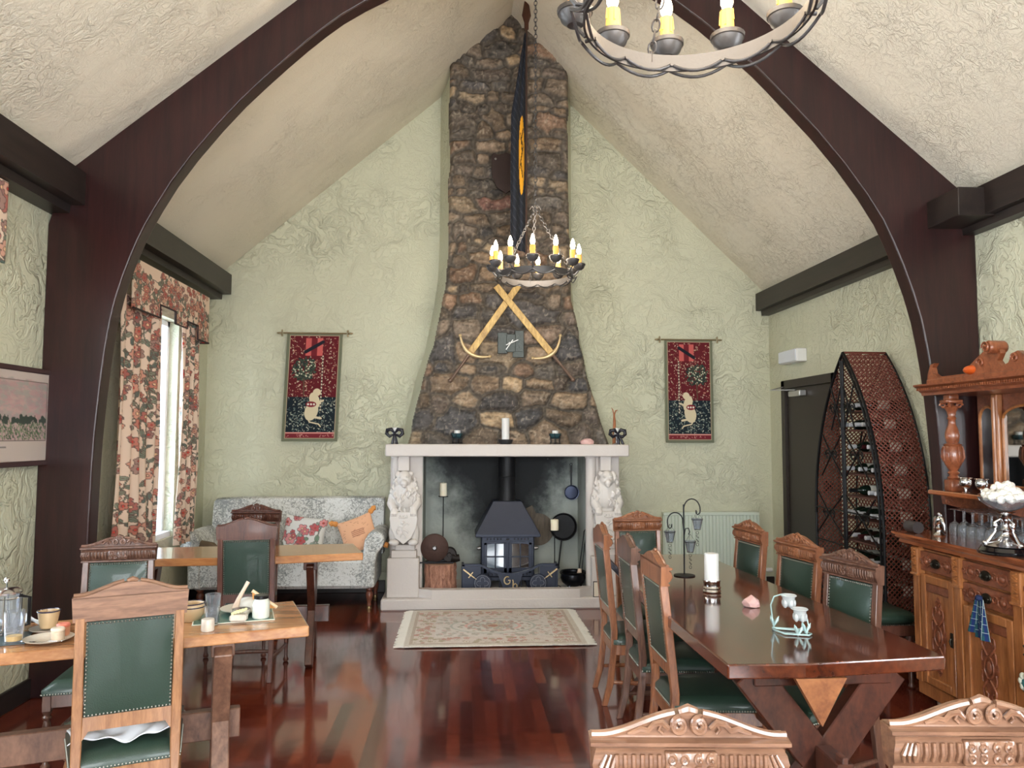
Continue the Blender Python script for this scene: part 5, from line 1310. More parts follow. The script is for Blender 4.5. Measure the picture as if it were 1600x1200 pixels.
for d_ in(1,-1):
    c=-HW-HT
    while c<HT+HW:
        # z = c + d*y
        seg=[]
        for i in range(41):
            y=-HW+2*HW*i/40; z=c+d_*y
            lim=float(np.interp(abs(y),[p[0] for p in gp][::-1],[p[1] for p in gp][::-1])) if abs(y)<HW-1e-3 else .9
            if .03<=z<=lim: seg.append((DX,y,z))
        if len(seg)>=2: b.tube([seg[0],seg[-1]],.0042,4)
        c+=.046
b.build('lattice_back',rust_m,wr_,smooth=0)
for side in(-1,1):     # two iron doors with scrolls
    b=MB(); b.tube([(-.012,side*.012,.05),(-.012,side*.012,HT-.06)],.010,6); b.tube([(-.012,side*(y-.02),z) for y,z in gp if y>.04],.008,6)
    for z in(.06,.75,1.0): b.tube([(-.012,side*.012,z),(-.012,side*(HW-.02),z)],.006,6)
    for z0 in(.1,.8,1.25,1.6):
        yy=float(np.interp(z0+.3,[p[1] for p in gp],[p[0] for p in gp]))-.04
        if yy<.1: continue
        b.tube([(-.014,side*.02,z0),(-.014,side*yy*.55,z0+.16),(-.014,side*yy*.95,z0+.32)],.006,6); b.tube([(-.014,side*.02,z0+.32),(-.014,side*yy*.55,z0+.16),(-.014,side*yy,z0)],.006,6)
        for s2 in(-1,1): b.tube([(-.016,side*yy*.55+y,z0+.16+z) for y,z in spiral(s2*.05,0,.045,.012,0,3*PI,18)],.005,6)
    b.build('iron_door',blk,wr_,smooth=60)
shm=plain('bottle_shelf_brown',(86,52,42),.6); lab=plain('cream_bottle_label',(214,210,196),.6)
btl=[plain('dark_green_bottle',(20,34,26),.12,coat=.5),plain('brown_bottle',(40,26,20),.12,coat=.5)]
fo=[plain('dark_red_foil',(70,26,30),.35,.3),plain('black_foil',(24,24,26),.35,.3),plain('white_foil',(196,198,204),.35,.2)]
fon=['red','black','white']
rg=random.Random(12); protosb=[]
ORD=['first','second','third','fourth','fifth','sixth','seventh','eighth','ninth','tenth','eleventh','twelfth']
def bottle(mi,fi):
    t=thing('wine_bottle','','bottle'); 
    b=MB(); b.lathe([(0,0),(.034,0),(.037,.006),(.037,.175),(.03,.2),(.015,.225),(.014,.285),(0,.285)],n=14); b.build('bottle_glass',btl[mi],t)
    b=MB(); b.lathe([(.0375,.06),(.0378,.062),(.0378,.145),(.0375,.147)],n=14); b.build('bottle_label',lab,t)
    b=MB(); b.lathe([(.0152,.235),(.0155,.29),(.0,.292)],n=12); b.build('foil_capsule',fo[fi],t); return t
for mi,fi in((0,1),(0,2),(1,0)): protosb.append([bottle(mi,fi),False,fon[fi]])
rows=[.10,.28,.46,.64,.80,.96,1.12,1.28,1.44,1.60,1.74]
for ri,z in enumerate(rows):
    hw=float(np.interp(z+.12,[p[1] for p in gp],[p[0] for p in gp]))-.03
    b=MB(); b.box(.02,DX-.01,-hw,.10,z-.012,z,.002); b.build('bottle_shelf',shm,wr_)
    n=int((hw+.08)/.088)
    for k in range(n):
        if rg.random()<.12: continue
        i=rg.choice((0,1,1,1,1,2)); pr=protosb[i]
        if not pr[1]: t=pr[0]; pr[1]=True
        else: t=copy_tree(pr[0])
        y=-hw+.055+k*.088
        t.location=(2.83+.30,5.53+y,z+.038); t.rotation_euler=(0,-PI/2,0)
        side_='lying' 
        t['label']='%s topped wine bottle, %s from the door side, %s shelf up in the cage'%(pr[2],ORD[n-1-k],ORD[ri]); t['group']='wine bottles in the arched cage'
# ------------------------------------------------------------------ sideboard
sbm=wood('honey_carved_oak',(128,74,38),(188,124,74),.33,4,(7,7,1),coat=.35,bump=.12)
sbd=wood('red_brown_carved_oak',(96,50,32),(148,88,60),.38,6,(5,5,5),coat=.3,bump=.35)
sbt=wood('glossy_mahogany_top',(110,54,30),(170,100,60),.12,3,(5,.8,5),coat=.7,bump=.03)
sbr=wood('red_oak_superstructure',(104,54,32),(158,92,60),.3,5,(5,5,5),coat=.4,bump=.12)
sb=thing('sideboard','large carved oak sideboard with mirror back and turned columns by the right arch post','sideboard',(2.7,4.5,0))
# local frame: x from the front face into the wall, y negative towards us
Y1=-1.75; D=.47
b=MB(); b.box(.02,D,Y1,-.03,.06,.90,.004); b.build('carcase',sbm,sb)
b=MB(); b.box(.0,D,Y1,-.02,.05,.13,.006); b.build('plinth',sbm,sb)
b=MB(); b.prism([(-.085,.978),(-.085,.965),(-.06,.958),(-.062,.945),(-.035,.93),(-.038,.915),(-.012,.90),(D,.90),(D,.978)],Y1-.04,.075); o=b.build('top',sbt,sb,smooth=0)
for y in(-.16,-1.6):
    b=MB(); b.sphere((.06,y,.028),(.032,.032,.028),12,8); b.build('bun_foot',plain('pale_foot',(196,180,160),.5),sb)
def pil(y0,y1):
    b=MB(); b.box(-.022,.02,y0,y1,.13,.745,.004); b.box(-.03,.02,y0-.004,y1+.004,.745,.90,.006)
    for k in range(5): b.tube([(-.032,y0+(y1-y0)*(.25+.5*((k+i)%2)),.765+.026*k+.012*i) for i in range(3)],[.004,.007,.004],6)
    b.box(-.036,.02,y0-.006,y1+.006,.738,.752,.003); b.build('pilaster',sbm,sb)
def drawer(y0,y1,z0,z1,ribbon=False):
    b=MB(); b.box(-.012,.02,y0,y1,z0,z1,.003); dr=b.build('drawer',sbd,sb)
    b=MB(); ym=(y0+y1)/2;zm=(z0+z1)/2; hw=(y1-y0)/2
    for s in(-1,1):
        b.sphere((-.014,ym+s*hw*.62,zm),(.010,.020,.017),10,7)
        b.tube([(-.014,ym+s*hw*.62+y,zm+z) for y,z in [( .036*math.cos(a),.032*math.sin(a)) for a in [2*PI*k/14 for k in range(14)]]],.0045,6,closed=True)
        b.tube([(-.014,ym+s*hw*.62+s*.036+ y*s,zm+z) for y,z in spiral(.02,0,.02,.005,PI,2.2*PI,12)],.004,5)
        b.tube([(-.014,ym+s*(.05+y),zm+z) for y,z in spiral(.012,0,.024,.006,0,2.4*PI,14)],.0045,5)
    b.build('drawer_carving',sbd,dr,smooth=60)
    b=MB(); b.lathe([(0,-.006),(.03,-.006),(.034,0),(0,0)],(-.016,ym,zm),20,'x',sq=(1.15,.8)); b.tube([(-.03,ym+.024*math.cos(a),zm-.002+.018*math.sin(a)) for a in [PI+PI*k/10 for k in range(11)]],.0045,6)
    for s in(-1,1): b.sphere((-.026,ym+s*.024,zm),.007,8,6)
    b.build('drop_handle',plain('dark_bronze_handle',(52,48,40),.35,.7),dr)
def door_(y0,y1,z0,z1,key=None):
    b=MB(); f=.045
    b.box(-.008,.02,y0,y1,z0,z1,.003)
    dd=b.build('door',sbm,sb)
    b=MB()
    for (a,c,za,zb) in((y0,y0+f,z0,z1),(y1-f,y1,z0,z1),(y0+f,y1-f,z1-f,z1),(y0+f,y1-f,z0,z0+f)): b.box(-.02,-.006,a,c,za,zb,.004)
    b.build('door_frame_moulding',sbm,dd)
    for k in range(3): 
        pass
    b=MB(); b.box(-.016,-.006,y0+f,y1-f,z1-f-.05,z1-f,.006); b.build('fluted_rail',sbd,dd)
    # carved strapwork panel
    ym=(y0+y1)/2; zm=(z0+z1)/2-.02; b=MB(); hh=min(.21,(z1-z0)/2-f-.06); ww=.056
    out=[]
    for i in range(40):
        a=2*PI*i/40; r=1+.16*math.cos(4*a)+.06*math.cos(8*a); out.append((ym+ww*1.1*r*math.cos(a)*(1-.25*math.cos(2*a)*.6),zm+hh*r*math.sin(a)*.9))
    b.prism(out,-.013,-.006,'x'); b.build('carved_ground',sbd,dd,smooth=0)
    b=MB(); b.sphere((-.014,ym,zm),(.010,.020,.034),12,8); b.tube([(-.015,ym+.034*math.cos(a),zm+.055*math.sin(a)) for a in [2*PI*k/20 for k in range(20)]],.005,6,closed=True)
    for s in(-1,1):
        for t_ in(-1,1):
            b.tube([(-.015,ym+s*y,zm+t_*z) for y,z in((.008,.06),(.03,.085),(.05,.11),(.045,.15),(.02,.16),(.012,.135),(.028,.125))],.0055,6)
            b.tube([(-.015,ym+s*y,zm+t_*z) for y,z in((.05,.08),(.056,.05),(.05,.025))],.005,6)
            b.tube([(-.015,ym+s*y,zm+t_*z) for y,z in((.006,.17),(.02,.19),(.0,.2))],.005,6)
    b.build('door_carving',sbd,dd,smooth=60)
    if key is not None:
        b=MB(); b.box(-.026,-.02,key-.012,key+.012,.40,.48,.003); b.tube([(-.028,key,.45),(-.036,key,.435),(-.03,key,.415)],.004,6); b.build('latch',plain('dark_bronze_handle',(52,48,40),.35,.7),dd)
pil(-.095,-.035); pil(-.475,-.415); pil(-.93,-.865); pil(-1.36,-1.30); pil(Y1+.03,Y1+.09)
drawer(-.405,-.10,.775,.885); door_(-.405,-.105,.14,.755,-.385)
drawer(-.86,-.48,.79,.89); drawer(-.86,-.48,.675,.775); door_(-.855,-.485,.14,.655,None)
drawer(-1.295,-.935,.775,.885); door_(-1.295,-.94,.14,.755,-.96)
# mirror back and canopy
b=MB(); b.box(.44,.49,Y1,.0,.978,1.86,.004); b.build('back_board',sbd,sb)
for y0,y1 in((-.17,-.035),(-.62,-.235),(-1.15,-.70)):
    b=MB(); n=10; pts=[(y0,1.27),(y1,1.27),(y1,1.66)]+[((y0+y1)/2+(y1-y0)/2*math.cos(PI*i/n),1.66+.07*math.sin(PI*i/n)) for i in range(n+1)]+[(y0,1.66)]
    b.prism(pts,.432,.438,'x'); b.build('mirror',plain('old_mirror',(206,208,208),.03,1.0),sb,smooth=0)
    b=MB(); b.tube([(.432,p[0],p[1]) for p in pts],.009,6,closed=True); b.build('mirror_frame',sbm,sb,smooth=20)
for y in(-.2,-.66,-1.18): 
    b=MB(); b.box(.40,.44,y-.025,y+.025,1.235,1.80,.006); b.tube([(.398,y,1.25),(.398,y,1.78)],.012,8); b.build('upright',sbm,sb)
b=MB(); b.box(.12,.44,Y1,.02,1.205,1.232,.006); b.build('shelf',sbt,sb)
for y in(-.05,-.55):
    b=MB(); b.prism([(.17,1.205),(.44,1.205),(.44,.985),(.40,.985),(.36,1.08),(.26,1.13),(.18,1.15)],y-.02,y+.02); 
    b.tube([(.19+x,y-.022,1.165+z) for x,z in spiral(0,0,.022,.005,0,2.4*PI,14)],.005,6); b.build('shelf_bracket',sbd,sb,smooth=20)
for y in(-.13,-1.3):
    b=MB(); c=(.19,y)
    b.box(c[0]-.038,c[0]+.038,y-.038,y+.038,1.232,1.30,.006)
    b.lathe([(.03,1.30),(.036,1.31),(.022,1.325),(.034,1.34),(.022,1.352),(.03,1.365),(.045,1.39),(.054,1.43),(.052,1.47),(.044,1.495),(.05,1.505),(.03,1.515),(.034,1.525),(.040,1.555),(.036,1.585),(.022,1.62),(.019,1.65),(.026,1.66),(.02,1.67),(.026,1.70),(.04,1.725),(.03,1.735),(0,1.735)],(c[0],y,0),20)
    for k in range(8):
        a=2*PI*k/8; b.tube([(c[0]+r*math.cos(a),y+r*math.sin(a),z) for r,z in((.046,1.40),(.056,1.43),(.054,1.47),(.05,1.495))],[.004,.009,.008,.004],6)
    for sx in(-1,1):
        for sy in(-1,1): b.tube([(c[0]+sx*(.03+x*.7),y+sy*(.03+x*.7),1.735+z) for x,z in spiral(0,0,.018,.006,0,2*PI,10)],.007,6)
    b.box(c[0]-.045,c[0]+.045,y-.045,y+.045,1.75,1.77,.004); b.box(c[0]-.03,c[0]+.03,y-.03,y+.03,1.77,1.80,.003)
    b.build('turned_column',sbr,sb,smooth=45)
b=MB(); b.prism([(.05,1.865),(.05,1.855),(.08,1.84),(.085,1.825),(.10,1.815),(.105,1.80),(.47,1.80),(.47,1.865)],Y1-.03,.02); 
k=-.0
yy=.0
while yy>Y1: b.box(.058,.075,yy-.008,yy,1.828,1.842); yy-=.018
b.build('cornice',sbr,sb,smooth=0)
b=MB() # scrolled pediment
b.box(.11,.15,Y1,-.02,1.865,1.895,.004)
pts=[(-.02,1.865),(-.03,1.93),(-.06,1.985),(-.10,1.99),(-.075,1.965),(-.085,1.93),(-.13,1.905),(-.24,1.905),(-.27,1.95),(-.33,1.985),(-.40,2.02),(-.46,2.04),(-.50,2.03),(-.515,1.99),(-.49,1.955),(-.52,1.92),(-.57,1.935),(-.60,1.98),(-.64,1.99),(-.70,1.955),(-.76,1.98),(-.80,1.97),(-.83,1.93),(-.88,1.92),(-.91,1.955),(-.89,1.99),(-.90,2.03),(-.94,2.04),(-1.0,2.02),(-1.07,1.985),(-1.13,1.95),(-1.16,1.905),(-1.6,1.905),(-1.7,1.95),(Y1,1.865)]
pts=[(y if y>-.2 else max(y-.15,Y1),z) for y,z in pts]
b.prism(pts,.115,.145,'x')
for y,s in((-.625,1),(-1.075,-1)):
    b.lathe([(0,-.055),(.03,-.055),(.036,-.045),(.036,.035),(.03,.045),(0,.045)],(.125,y,2.025),16,'x')
    b.tube([(.06,y+q[0],2.025+q[1]) for q in spiral(0,0,.03,.006,0,3*PI,18)],.005,6)
for y in(-.51,-.77,-.87,-.95,-1.2): b.tube([(.11,y+q[0],1.955+q[1]) for q in spiral(0,0,.026,.006,0,2.6*PI,14)],.006,6)
b.build('pediment',sbr,sb,smooth=30)
b=MB(); b.sphere((0,0,0),(.05,.05,.028),16,8); o=tag(b.build('orange_glass_bowl',plain('orange_glass',(220,96,36),.12,coat=.8,trans=.2)),'small shiny orange dish on top of the sideboard cornice','dish'); o.location=(2.83,4.08,1.923)
# ------------------------------------------------------------------ things on the sideboard
ZS=.978
silver=plain('polished_silver',(214,214,216),.14,1.0,bump=.1,bscale=40); crystal=plain('clear_crystal',(242,246,252),.03,trans=.93,ior=1.3)
t=thing('eagle_figurine','silver figurine of a bird with drooping wings on the sideboard corner','figurine',(2.765,4.33,ZS))
b=MB(); b.lathe([(0,0),(.034,0),(.036,.006),(.02,.018),(.013,.03),(.02,.045),(.012,.055),(0,.055)],n=18)
b.sphere((0,0,.085),(.018,.018,.034),12,8,Euler((.3,0,0)).to_matrix()); b.sphere((0,-.006,.125),(.012,.014,.012),10,7); b.tube([(0,-.016,.126),(0,-.026,.122),(0,-.028,.116)],[.005,.004,.001],6)
for s in(-1,1): b.tube([(0,s*.012,.108),(0,s*.032,.10),(0,s*.045,.07),(0,s*.05,.03)],[.01,.014,.012,.003],8)
o=b.build('bird',silver,t,smooth=60)
b=MB(); prof=[(0,.088),(.03,.09),(.036,.085),(.036,.0845),(.004,.078),(.0035,.055),(.02,.045),(.03,.03),(.033,.012),(.031,.0),(.029,.0),(.031,.012),(.028,.028),(.018,.042),(.002,.05),(.002,.078),(0,.082)]
def goblet_mesh(): 
    b=MB(); b.shell([(0,.150),(.033,.150),(.034,.148),(.006,.143),(.004,.135),(.004,.085),(.008,.078),(.026,.066),(.033,.04),(.031,.0),(.0295,.0),(.031,.04),(.024,.064),(.006,.074),(0,.076)],n=16); return b
gfirst=None
for i in range(4):
    for j in range(9):
        y=4.36-j*.078+(.02 if i%2 else 0); x=2.88+i*.075
        if gfirst is None: g=goblet_mesh().build('wine_glass',crystal); gfirst=g
        else: g=gfirst.copy(); COL.objects.link(g)
        g.location=(x,y,ZS+.001); tag(g,'upturned crystal glass on the sideboard, %s from the far end in the %s row'%(ORD[j],('front','second','third','back')[i]),'glass','upturned glasses on the sideboard')
for (x,y,l) in((2.86,4.22,'small silver goblet on the sideboard shelf nearest the left column'),(2.87,4.10,'small silver goblet second along the sideboard shelf beside the mirror')):
    t=thing('silver_goblet',l,'goblet',(x,y,1.233)); b=MB(); b.shell([(0,0),(.022,0),(.023,.004),(.007,.012),(.006,.022),(.02,.03),(.03,.045),(.031,.065),(.027,.078),(.037,.084),(.036,.087),(.024,.08),(.027,.06),(.026,.046),(.015,.036),(0,.034)],n=24); b.build('goblet_bowl',silver,t)
    b=MB()
    for s in(-1,1): b.tube([(0,s*.03,.07),(0,s*.046,.062),(0,s*.044,.046),(0,s*.03,.042)],.003,6)
    b.build('handle',silver,t,smooth=60)
t=thing('centrepiece_stand','tall silver centrepiece on a black base holding a glass bowl','centrepiece',(2.68,3.66,ZS))
b=MB(); b.lathe([(0,0),(.128,0),(.13,.006),(.122,.012),(.125,.018),(.118,.026),(.112,.034),(0,.034)],n=40); b.build('black_base',plain('black_lacquer',(14,14,18),.12,coat=1),t)
b=MB(); b.lathe([(.095,.034),(.10,.04),(.085,.05),(.05,.066),(.028,.085),(.02,.10),(.026,.115),(.016,.125),(.014,.15),(.024,.165),(.03,.18),(.016,.19),(.04,.20),(.042,.206),(0,.206)],n=28,sq=(1,1))
for k in range(3):
    a=2*PI*k/3+.6; c,s=math.cos(a),math.sin(a); b.tube([(.02*c,.02*s,.17),(.05*c,.05*s,.15),(.045*c,.045*s,.11),(.07*c,.07*s,.07),(.09*c,.09*s,.046)],[.004,.007,.006,.008,.01],8)
    b.sphere((.092*c,.092*s,.05),(.014,.014,.012),8,6); b.sphere((.045*c,.045*s,.135),(.012,.012,.018),8,6)
b.build('silver_stem',silver,t,smooth=60)
b=MB(); b.shell([(0,.206),(.03,.208),(.07,.225),(.105,.25),(.118,.272),(.114,.273),(.10,.254),(.066,.231),(.03,.214),(0,.212)],n=40)
b.v=[(v[0],v[1],v[2]+(.004*math.sin(16*math.atan2(v[1],v[0])) if v[2]>.26 else 0)) for v in b.v]; b.build('glass_bowl',crystal,t)
rg=random.Random(8); bowlt=thing('meringue_pile','heap of white meringues filling the glass bowl of the silver centrepiece','meringues',(2.68,3.66,ZS+.222)); bowlt['kind']='stuff'
b=MB()
for _ in range(60):
    a=rg.uniform(0,2*PI); r=.085*rg.random()**.6; z=.075*(1-(r/.095)**1.5)+rg.uniform(-.006,.01)+.01; b.sphere((r*math.cos(a),r*math.sin(a),z),(rg.uniform(.016,.026),rg.uniform(.014,.022),rg.uniform(.012,.02)),8,6,Euler((rg.uniform(0,3),rg.uniform(0,3),0)).to_matrix())
bpy.data.objects.remove(bowlt); o=b.build('meringue_pile',plain('white_meringue',(236,234,226),.8,sub=.2,bump=.3,bscale=90),smooth=50); o.location=(2.68,3.66,ZS+.234); o.scale=(1.2,1.2,1.15); tag(o,'heap of white meringues filling the glass bowl of the silver centrepiece','meringues'); o['kind']='stuff'
b=MB(); b.lathe([(0,0),(.035,0),(.035,.10),(0,.10)],n=20,ax='y'); o=tag(b.build('dark_canister',plain('dark_grey_leather',(60,54,54),.5)),'small dark round case lying on the sideboard far corner by the post','case'); o.location=(2.70,4.43,ZS+.035)
# tartan ribbon on a drawer handle, flowery ornament on the next one
p=Paint(60,110,(34,84,92))
for k in range(0,60,20): p.rect(k+4,0,k+12,110,(28,48,104))
for k in range(0,110,22): 
    p.a[k:k+9]=p.a[k:k+9]*.55+np.array((24,44,100))*.45
for k in range(0,60,20): p.rect(k,0,k+1,110,(190,206,206))
for k in range(0,110,22): p.rect(0,k,60,k+1,(190,206,206))
t=thing('tartan_ribbon','blue and green tartan ribbon hanging from the middle drawer handle of the sideboard','ribbon',(2.665,3.83,.725))
def rib(off,sc_): 
    def g(u,v): w_=.040+.030*v; return (-.02-.012*np.sin(u*7+off)*v-.008*v,(u-.5)*w_*1.5+off*.018*v,-.20*sc_*v)
    return g
sheet('ribbon_tail',rib(-1,1.0),p,attr_mat('tartan_cloth',.8),t,.002); sheet('ribbon_tail',rib(1,.9),p,attr_mat('tartan_cloth',.8),t,.002)
b=MB(); b.sphere((-.022,0,.004),(.016,.022,.016),10,8); b.build('knot',plain('dark_blue_ribbon',(28,44,84),.7),t)
t=thing('flower_ornament','white and teal flower ornament hanging on the sideboard at the right frame edge','ornament',(2.66,3.53,.40))
b=MB(); b.tube([(0,0,.17),(0,0,.04)],.006,6); 
for k in range(4): b.tube([(0,0,.15-.02*k),(0,.02*(-1)**k,.165-.02*k)],.004,5)
b.build('twisted_stem',plain('dark_stem',(26,40,36),.6),t,smooth=60)
b=MB()
for k in range(7):
    a=2*PI*k/7; b.sphere((-.01,.028*math.cos(a),.0+.03*math.sin(a)),(.012,.018,.018),8,6)
b.build('petals',plain('white_petals',(226,230,216),.6),t,smooth=60)
b=MB(); b.sphere((.0,0,-.01),(.02,.045,.045),14,9); b.build('teal_pad',plain('teal_cloth',(58,120,124),.7),t)
# ------------------------------------------------------------------ on the long table
ZT=.761
t=thing('pillar_candle','white pillar candle in a silver collar holder on the long table','candle',(1.275,3.90,ZT))
b=MB(); b.lathe([(0,0),(.043,0),(.047,.005),(.041,.014),(.047,.022),(.041,.030),(.042,.052),(.045,.056),(.044,.06),(0,.06)],n=28); b.build('silver_holder',silver,t)
b=MB(); b.lathe([(0,.055),(.036,.055),(.036,.188),(.033,.193),(.01,.19),(0,.19)],n=24); b.build('candle',waxw,t)
rock('rose_quartz_rock','pink rose quartz chunk standing on the long table beside the flower candle holder','rock',(1.345,3.545,ZT),(.048,.03,.036),quartz,14)
t=thing('votive_tree','black scrolled iron stand with three hanging glass votives on the long table','candle holder',(1.265,4.35,ZT))
b=MB(); b.lathe([(0,0),(.06,0),(.06,.004),(.01,.008),(0,.008)],n=28); b.tube([(0,0,0),(0,0,.40)],.0045,8)
b.tube([(0,0,.36)]+[(.048-.048*math.cos(a),0,.37+.062*math.sin(a)) for a in [PI*k/12 for k in range(1,13)]]+[(.094,0,.352),(.082,0,.342),(.072,0,.352),(.072,0,.368)],.0035,7)
b.tube([(0,0,.24),(-.006,0,.30)]+[(-.05+.045*math.cos(a),0,.305+.05*math.sin(a)) for a in [.2+PI*k/12*.95 for k in range(0,13)]]+[(-.092,0,.275),(-.08,0,.265),(-.07,0,.275),(-.07,0,.29)],.0035,7)
b.tube([(0,0,.22),(.006,-.01,.265),(.018,-.03,.27),(.022,-.04,.25),(.016,-.035,.235)],.003,7)
b.build('iron_stand',blk,t,smooth=60)
sm=plain('smoked_glass',(196,204,212),.05,trans=.85,coat=.6)
for (x,y,z) in((.078,0,.285),(-.082,0,.215),(.022,-.045,.165)):
    b=MB(); b.shell([(0,-.026),(.018,-.026),(.03,.03),(.034,.036),(.03,.037),(.026,.03),(.016,-.02),(0,-.02)],(x,y,z),14)
    vo=b.build('glass_votive',sm,t)
    b=MB(); b.tube([(x+.032*math.cos(a),y+.032*math.sin(a),z+.03) for a in [2*PI*k/16 for k in range(16)]],.0018,5,closed=True)
    for k in range(3):
        a=2*PI*k/3; b.tube([(x+.032*math.cos(a),y+.032*math.sin(a),z+.03),(x,y,z+.075)],.001,4); b.tube([(x+.032*math.cos(a),y+.032*math.sin(a),z+.03),(x+.018*math.cos(a),y+.018*math.sin(a),z-.026)],.001,4)
    b.tube([(x+.018*math.cos(a),y+.018*math.sin(a),z-.026) for a in [2*PI*k/12 for k in range(12)]],.0016,5,closed=True)
    b.build('wire_hanger',blk,vo,smooth=60); b=MB()
    for k in range(4): b.tube([(x+.007*math.cos(a+k),y,z-.045-.022*k+.009*math.sin(a)) for a in [2*PI*q/8 for q in range(8)]],.0014,4,closed=True)
    b.build('bead_drop',blk,vo,smooth=60)
t=thing('flower_candle_holder','pale metal double candle holder with glass flower cups nearest on the long table','candle holder',(1.325,3.07,ZT),math.radians(-12))
fm=plain('pale_aqua_metal',(172,200,200),.35,.3); fg=plain('frosted_flower_glass',(232,238,240),.15,trans=.5,coat=.5)
b=MB(); pl=[(-.062,.06),(-.062,.03),(-.03,-.035),(.06,-.045),(.075,-.02),(.05,.05),(-.062,.06)]; b.tube([(x,y,.005) for x,y in pl[:-1]],.0035,6,closed=True); b.tube([(-.05,.05,.005),(.04,.03,.005)],.003,6)
b.tube([(-.055,.05,.005),(-.062,.05,.05),(-.068,.045,.10),(-.055,.04,.135),(-.03,.035,.145),(-.01,.03,.14)],.003,7); b.tube([(.055,-.03,.005),(.062,-.03,.04),(.055,-.03,.075),(.035,-.03,.09)],.003,7)
for (x,y,z) in((-.056,.05,.035),(.02,-.035,.02),(.05,-.03,.03)):
    for k in range(3): a=k*2.1; b.tube([(x,y,z-.02),(x+.014*math.cos(a),y+.01*math.sin(a),z+.005),(x+.02*math.cos(a),y+.014*math.sin(a),z+.02)],[.003,.007,.001],6)
b.build('wire_frame',fm,t,smooth=60)
for (x,y,z) in((.0,.03,.10),(.03,-.03,.06)):
    b=MB(); b.shell([(0,0),(.008,.002),(.02,.014),(.024,.03),(.026,.042),(.033,.048),(.031,.051),(.022,.045),(.02,.03),(.014,.016),(0,.008)],(x,y,z-.005),18); 
    for k in range(5):
        a=2*PI*k/5; b.sphere((x+.02*math.cos(a),y+.02*math.sin(a),z+.012),(.010,.010,.018),8,6)
    b.build('flower_cup',fg,t,smooth=60)
# ------------------------------------------------------------------ breakfast things on the near left table
ZA=.761
china=plain('cream_stoneware',(204,196,180),.3,coat=.4); navy=plain('dark_blue_glaze',(44,46,70),.2,coat=.6); tan=plain('tan_stoneware',(196,168,130),.35,coat=.3)
def tumbler(x,y,label,r=.033,h=.10,juice=None):
    t=thing('glass_tumbler',label,'glass',(x,y,ZA)); b=MB(); b.shell([(0,0),(r*.8,0),(r*.84,.004),(r,h),(r*.94,h),(r*.76,.012),(0,.012)],n=24); b.build('tumbler_glass',crystal,t)
    if juice: b=MB(); b.lathe([(0,.012),(r*.75,.012),(r*.78,.03),(0,.03)],n=20); b.build('juice',juice,t)
t=thing('cafetiere','glass coffee press with shiny lid at the left edge of the near table','coffee press',(-1.80,3.22,ZA))
b=MB(); b.shell([(0,.004),(.048,.004),(.05,.01),(.05,.155),(.055,.165),(.053,.166),(.0475,.157),(.0475,.012),(0,.010)],n=28); b.build('beaker',crystal,t)
b=MB(); b.lathe([(.0,.16),(.052,.16),(.054,.168),(.04,.18),(.0,.184)],n=28); b.tube([(0,0,.18),(0,0,.205)],.003,6); b.sphere((0,0,.212),.011,10,8)
for k in range(4): a=2*PI*k/4+.4; b.tube([(.053*math.cos(a),.053*math.sin(a),0),(.053*math.cos(a),.053*math.sin(a),.155)],.003,6)
for z in(.02,.145): b.tube([(.053*math.cos(q),.053*math.sin(q),z) for q in [2*PI*k/28 for k in range(28)]],.003,6,closed=True)
b.build('chrome_frame',silver,t,smooth=50)
b=MB(); b.tube([(.053,0,.15),(.09,.0,.145),(.09,0,.04),(.053,0,.03)],.007,8); b.build('handle',plain('black_plastic',(20,20,22),.3),t)
b=MB(); b.lathe([(0,.012),(.047,.012),(.047,.03),(0,.03)],n=24); b.build('coffee',plain('black_coffee',(30,18,12),.1),t)
tumbler(-1.69,3.085,'clear tumbler with orange juice dregs at the left end of the near table',.036,.12,plain('orange_juice',(240,190,90),.3))
tumbler(-1.075,3.47,'clear ribbed tumbler behind the slate mat on the near table')
tumbler(-1.035,3.33,'short clear tumbler beside the dark rimmed bowl on the near table',.03,.075)
t=thing('coffee_cup','straight sided tan cup with dark rim on a saucer near the table left end','cup',(-1.66,3.27,ZA))
b=MB(); b.shell([(0,.012),(.026,.012),(.03,.016),(.040,.075),(.041,.08),(.038,.08),(.028,.02),(0,.018)],n=28); b.build('cup_body',tan,t)
b=MB(); b.tube([(.0405*math.cos(q),.0405*math.sin(q),.08) for q in [2*PI*k/28 for k in range(28)]],.0028,6,closed=True); b.build('dark_rim',navy,t)
b=MB(); b.shell([(0,0),(.04,0),(.066,.010),(.068,.014),(.04,.007),(0,.006)],n=32); b.build('saucer',china,t)
t=thing('side_plate','small plate with crumbs beside the jam pots on the near table left part','plate',(-1.575,3.11,ZA))
b=MB(); b.shell([(0,0),(.05,0),(.085,.012),(.087,.015),(.05,.006),(0,.005)],n=36); b.build('plate',china,t)
jam=[(-1.55,3.165,'peach lidded little jam pot standing by the crumb plate',(214,150,120)),(-1.535,3.095,'patterned little jam pot on the crumb plate nearest the big chair',(206,184,160))]
for x,y,l,c in jam:
    t=thing('jam_pot',l,'pot',(x,y,ZA+.006)); b=MB(); b.lathe([(0,0),(.022,0),(.024,.004),(.024,.034),(.02,.038),(0,.038)],n=18); b.build('jar',plain('pot_glaze_%d'%c[1],c,.35,coat=.3,var=.25,bscale=60),t)
    b=MB(); b.lathe([(.0,.037),(.024,.037),(.025,.043),(.022,.048),(0,.048)],n=18); b.build('lid',plain('pot_lid_%d'%c[1],(222,130,110) if c[1]==150 else (226,210,190),.4),t)
t=thing('teaspoon','silver spoon lying on the near table by the saucer','spoon',(-1.61,3.06,ZA+.004)); b=MB(); b.sphere((0,0,.004),(.02,.014,.004),12,6); b.tube([(.018,0,.004),(.06,.01,.006),(.10,.02,.003)],[.003,.002,.004],6); b.build('spoon',silver,t,smooth=60)
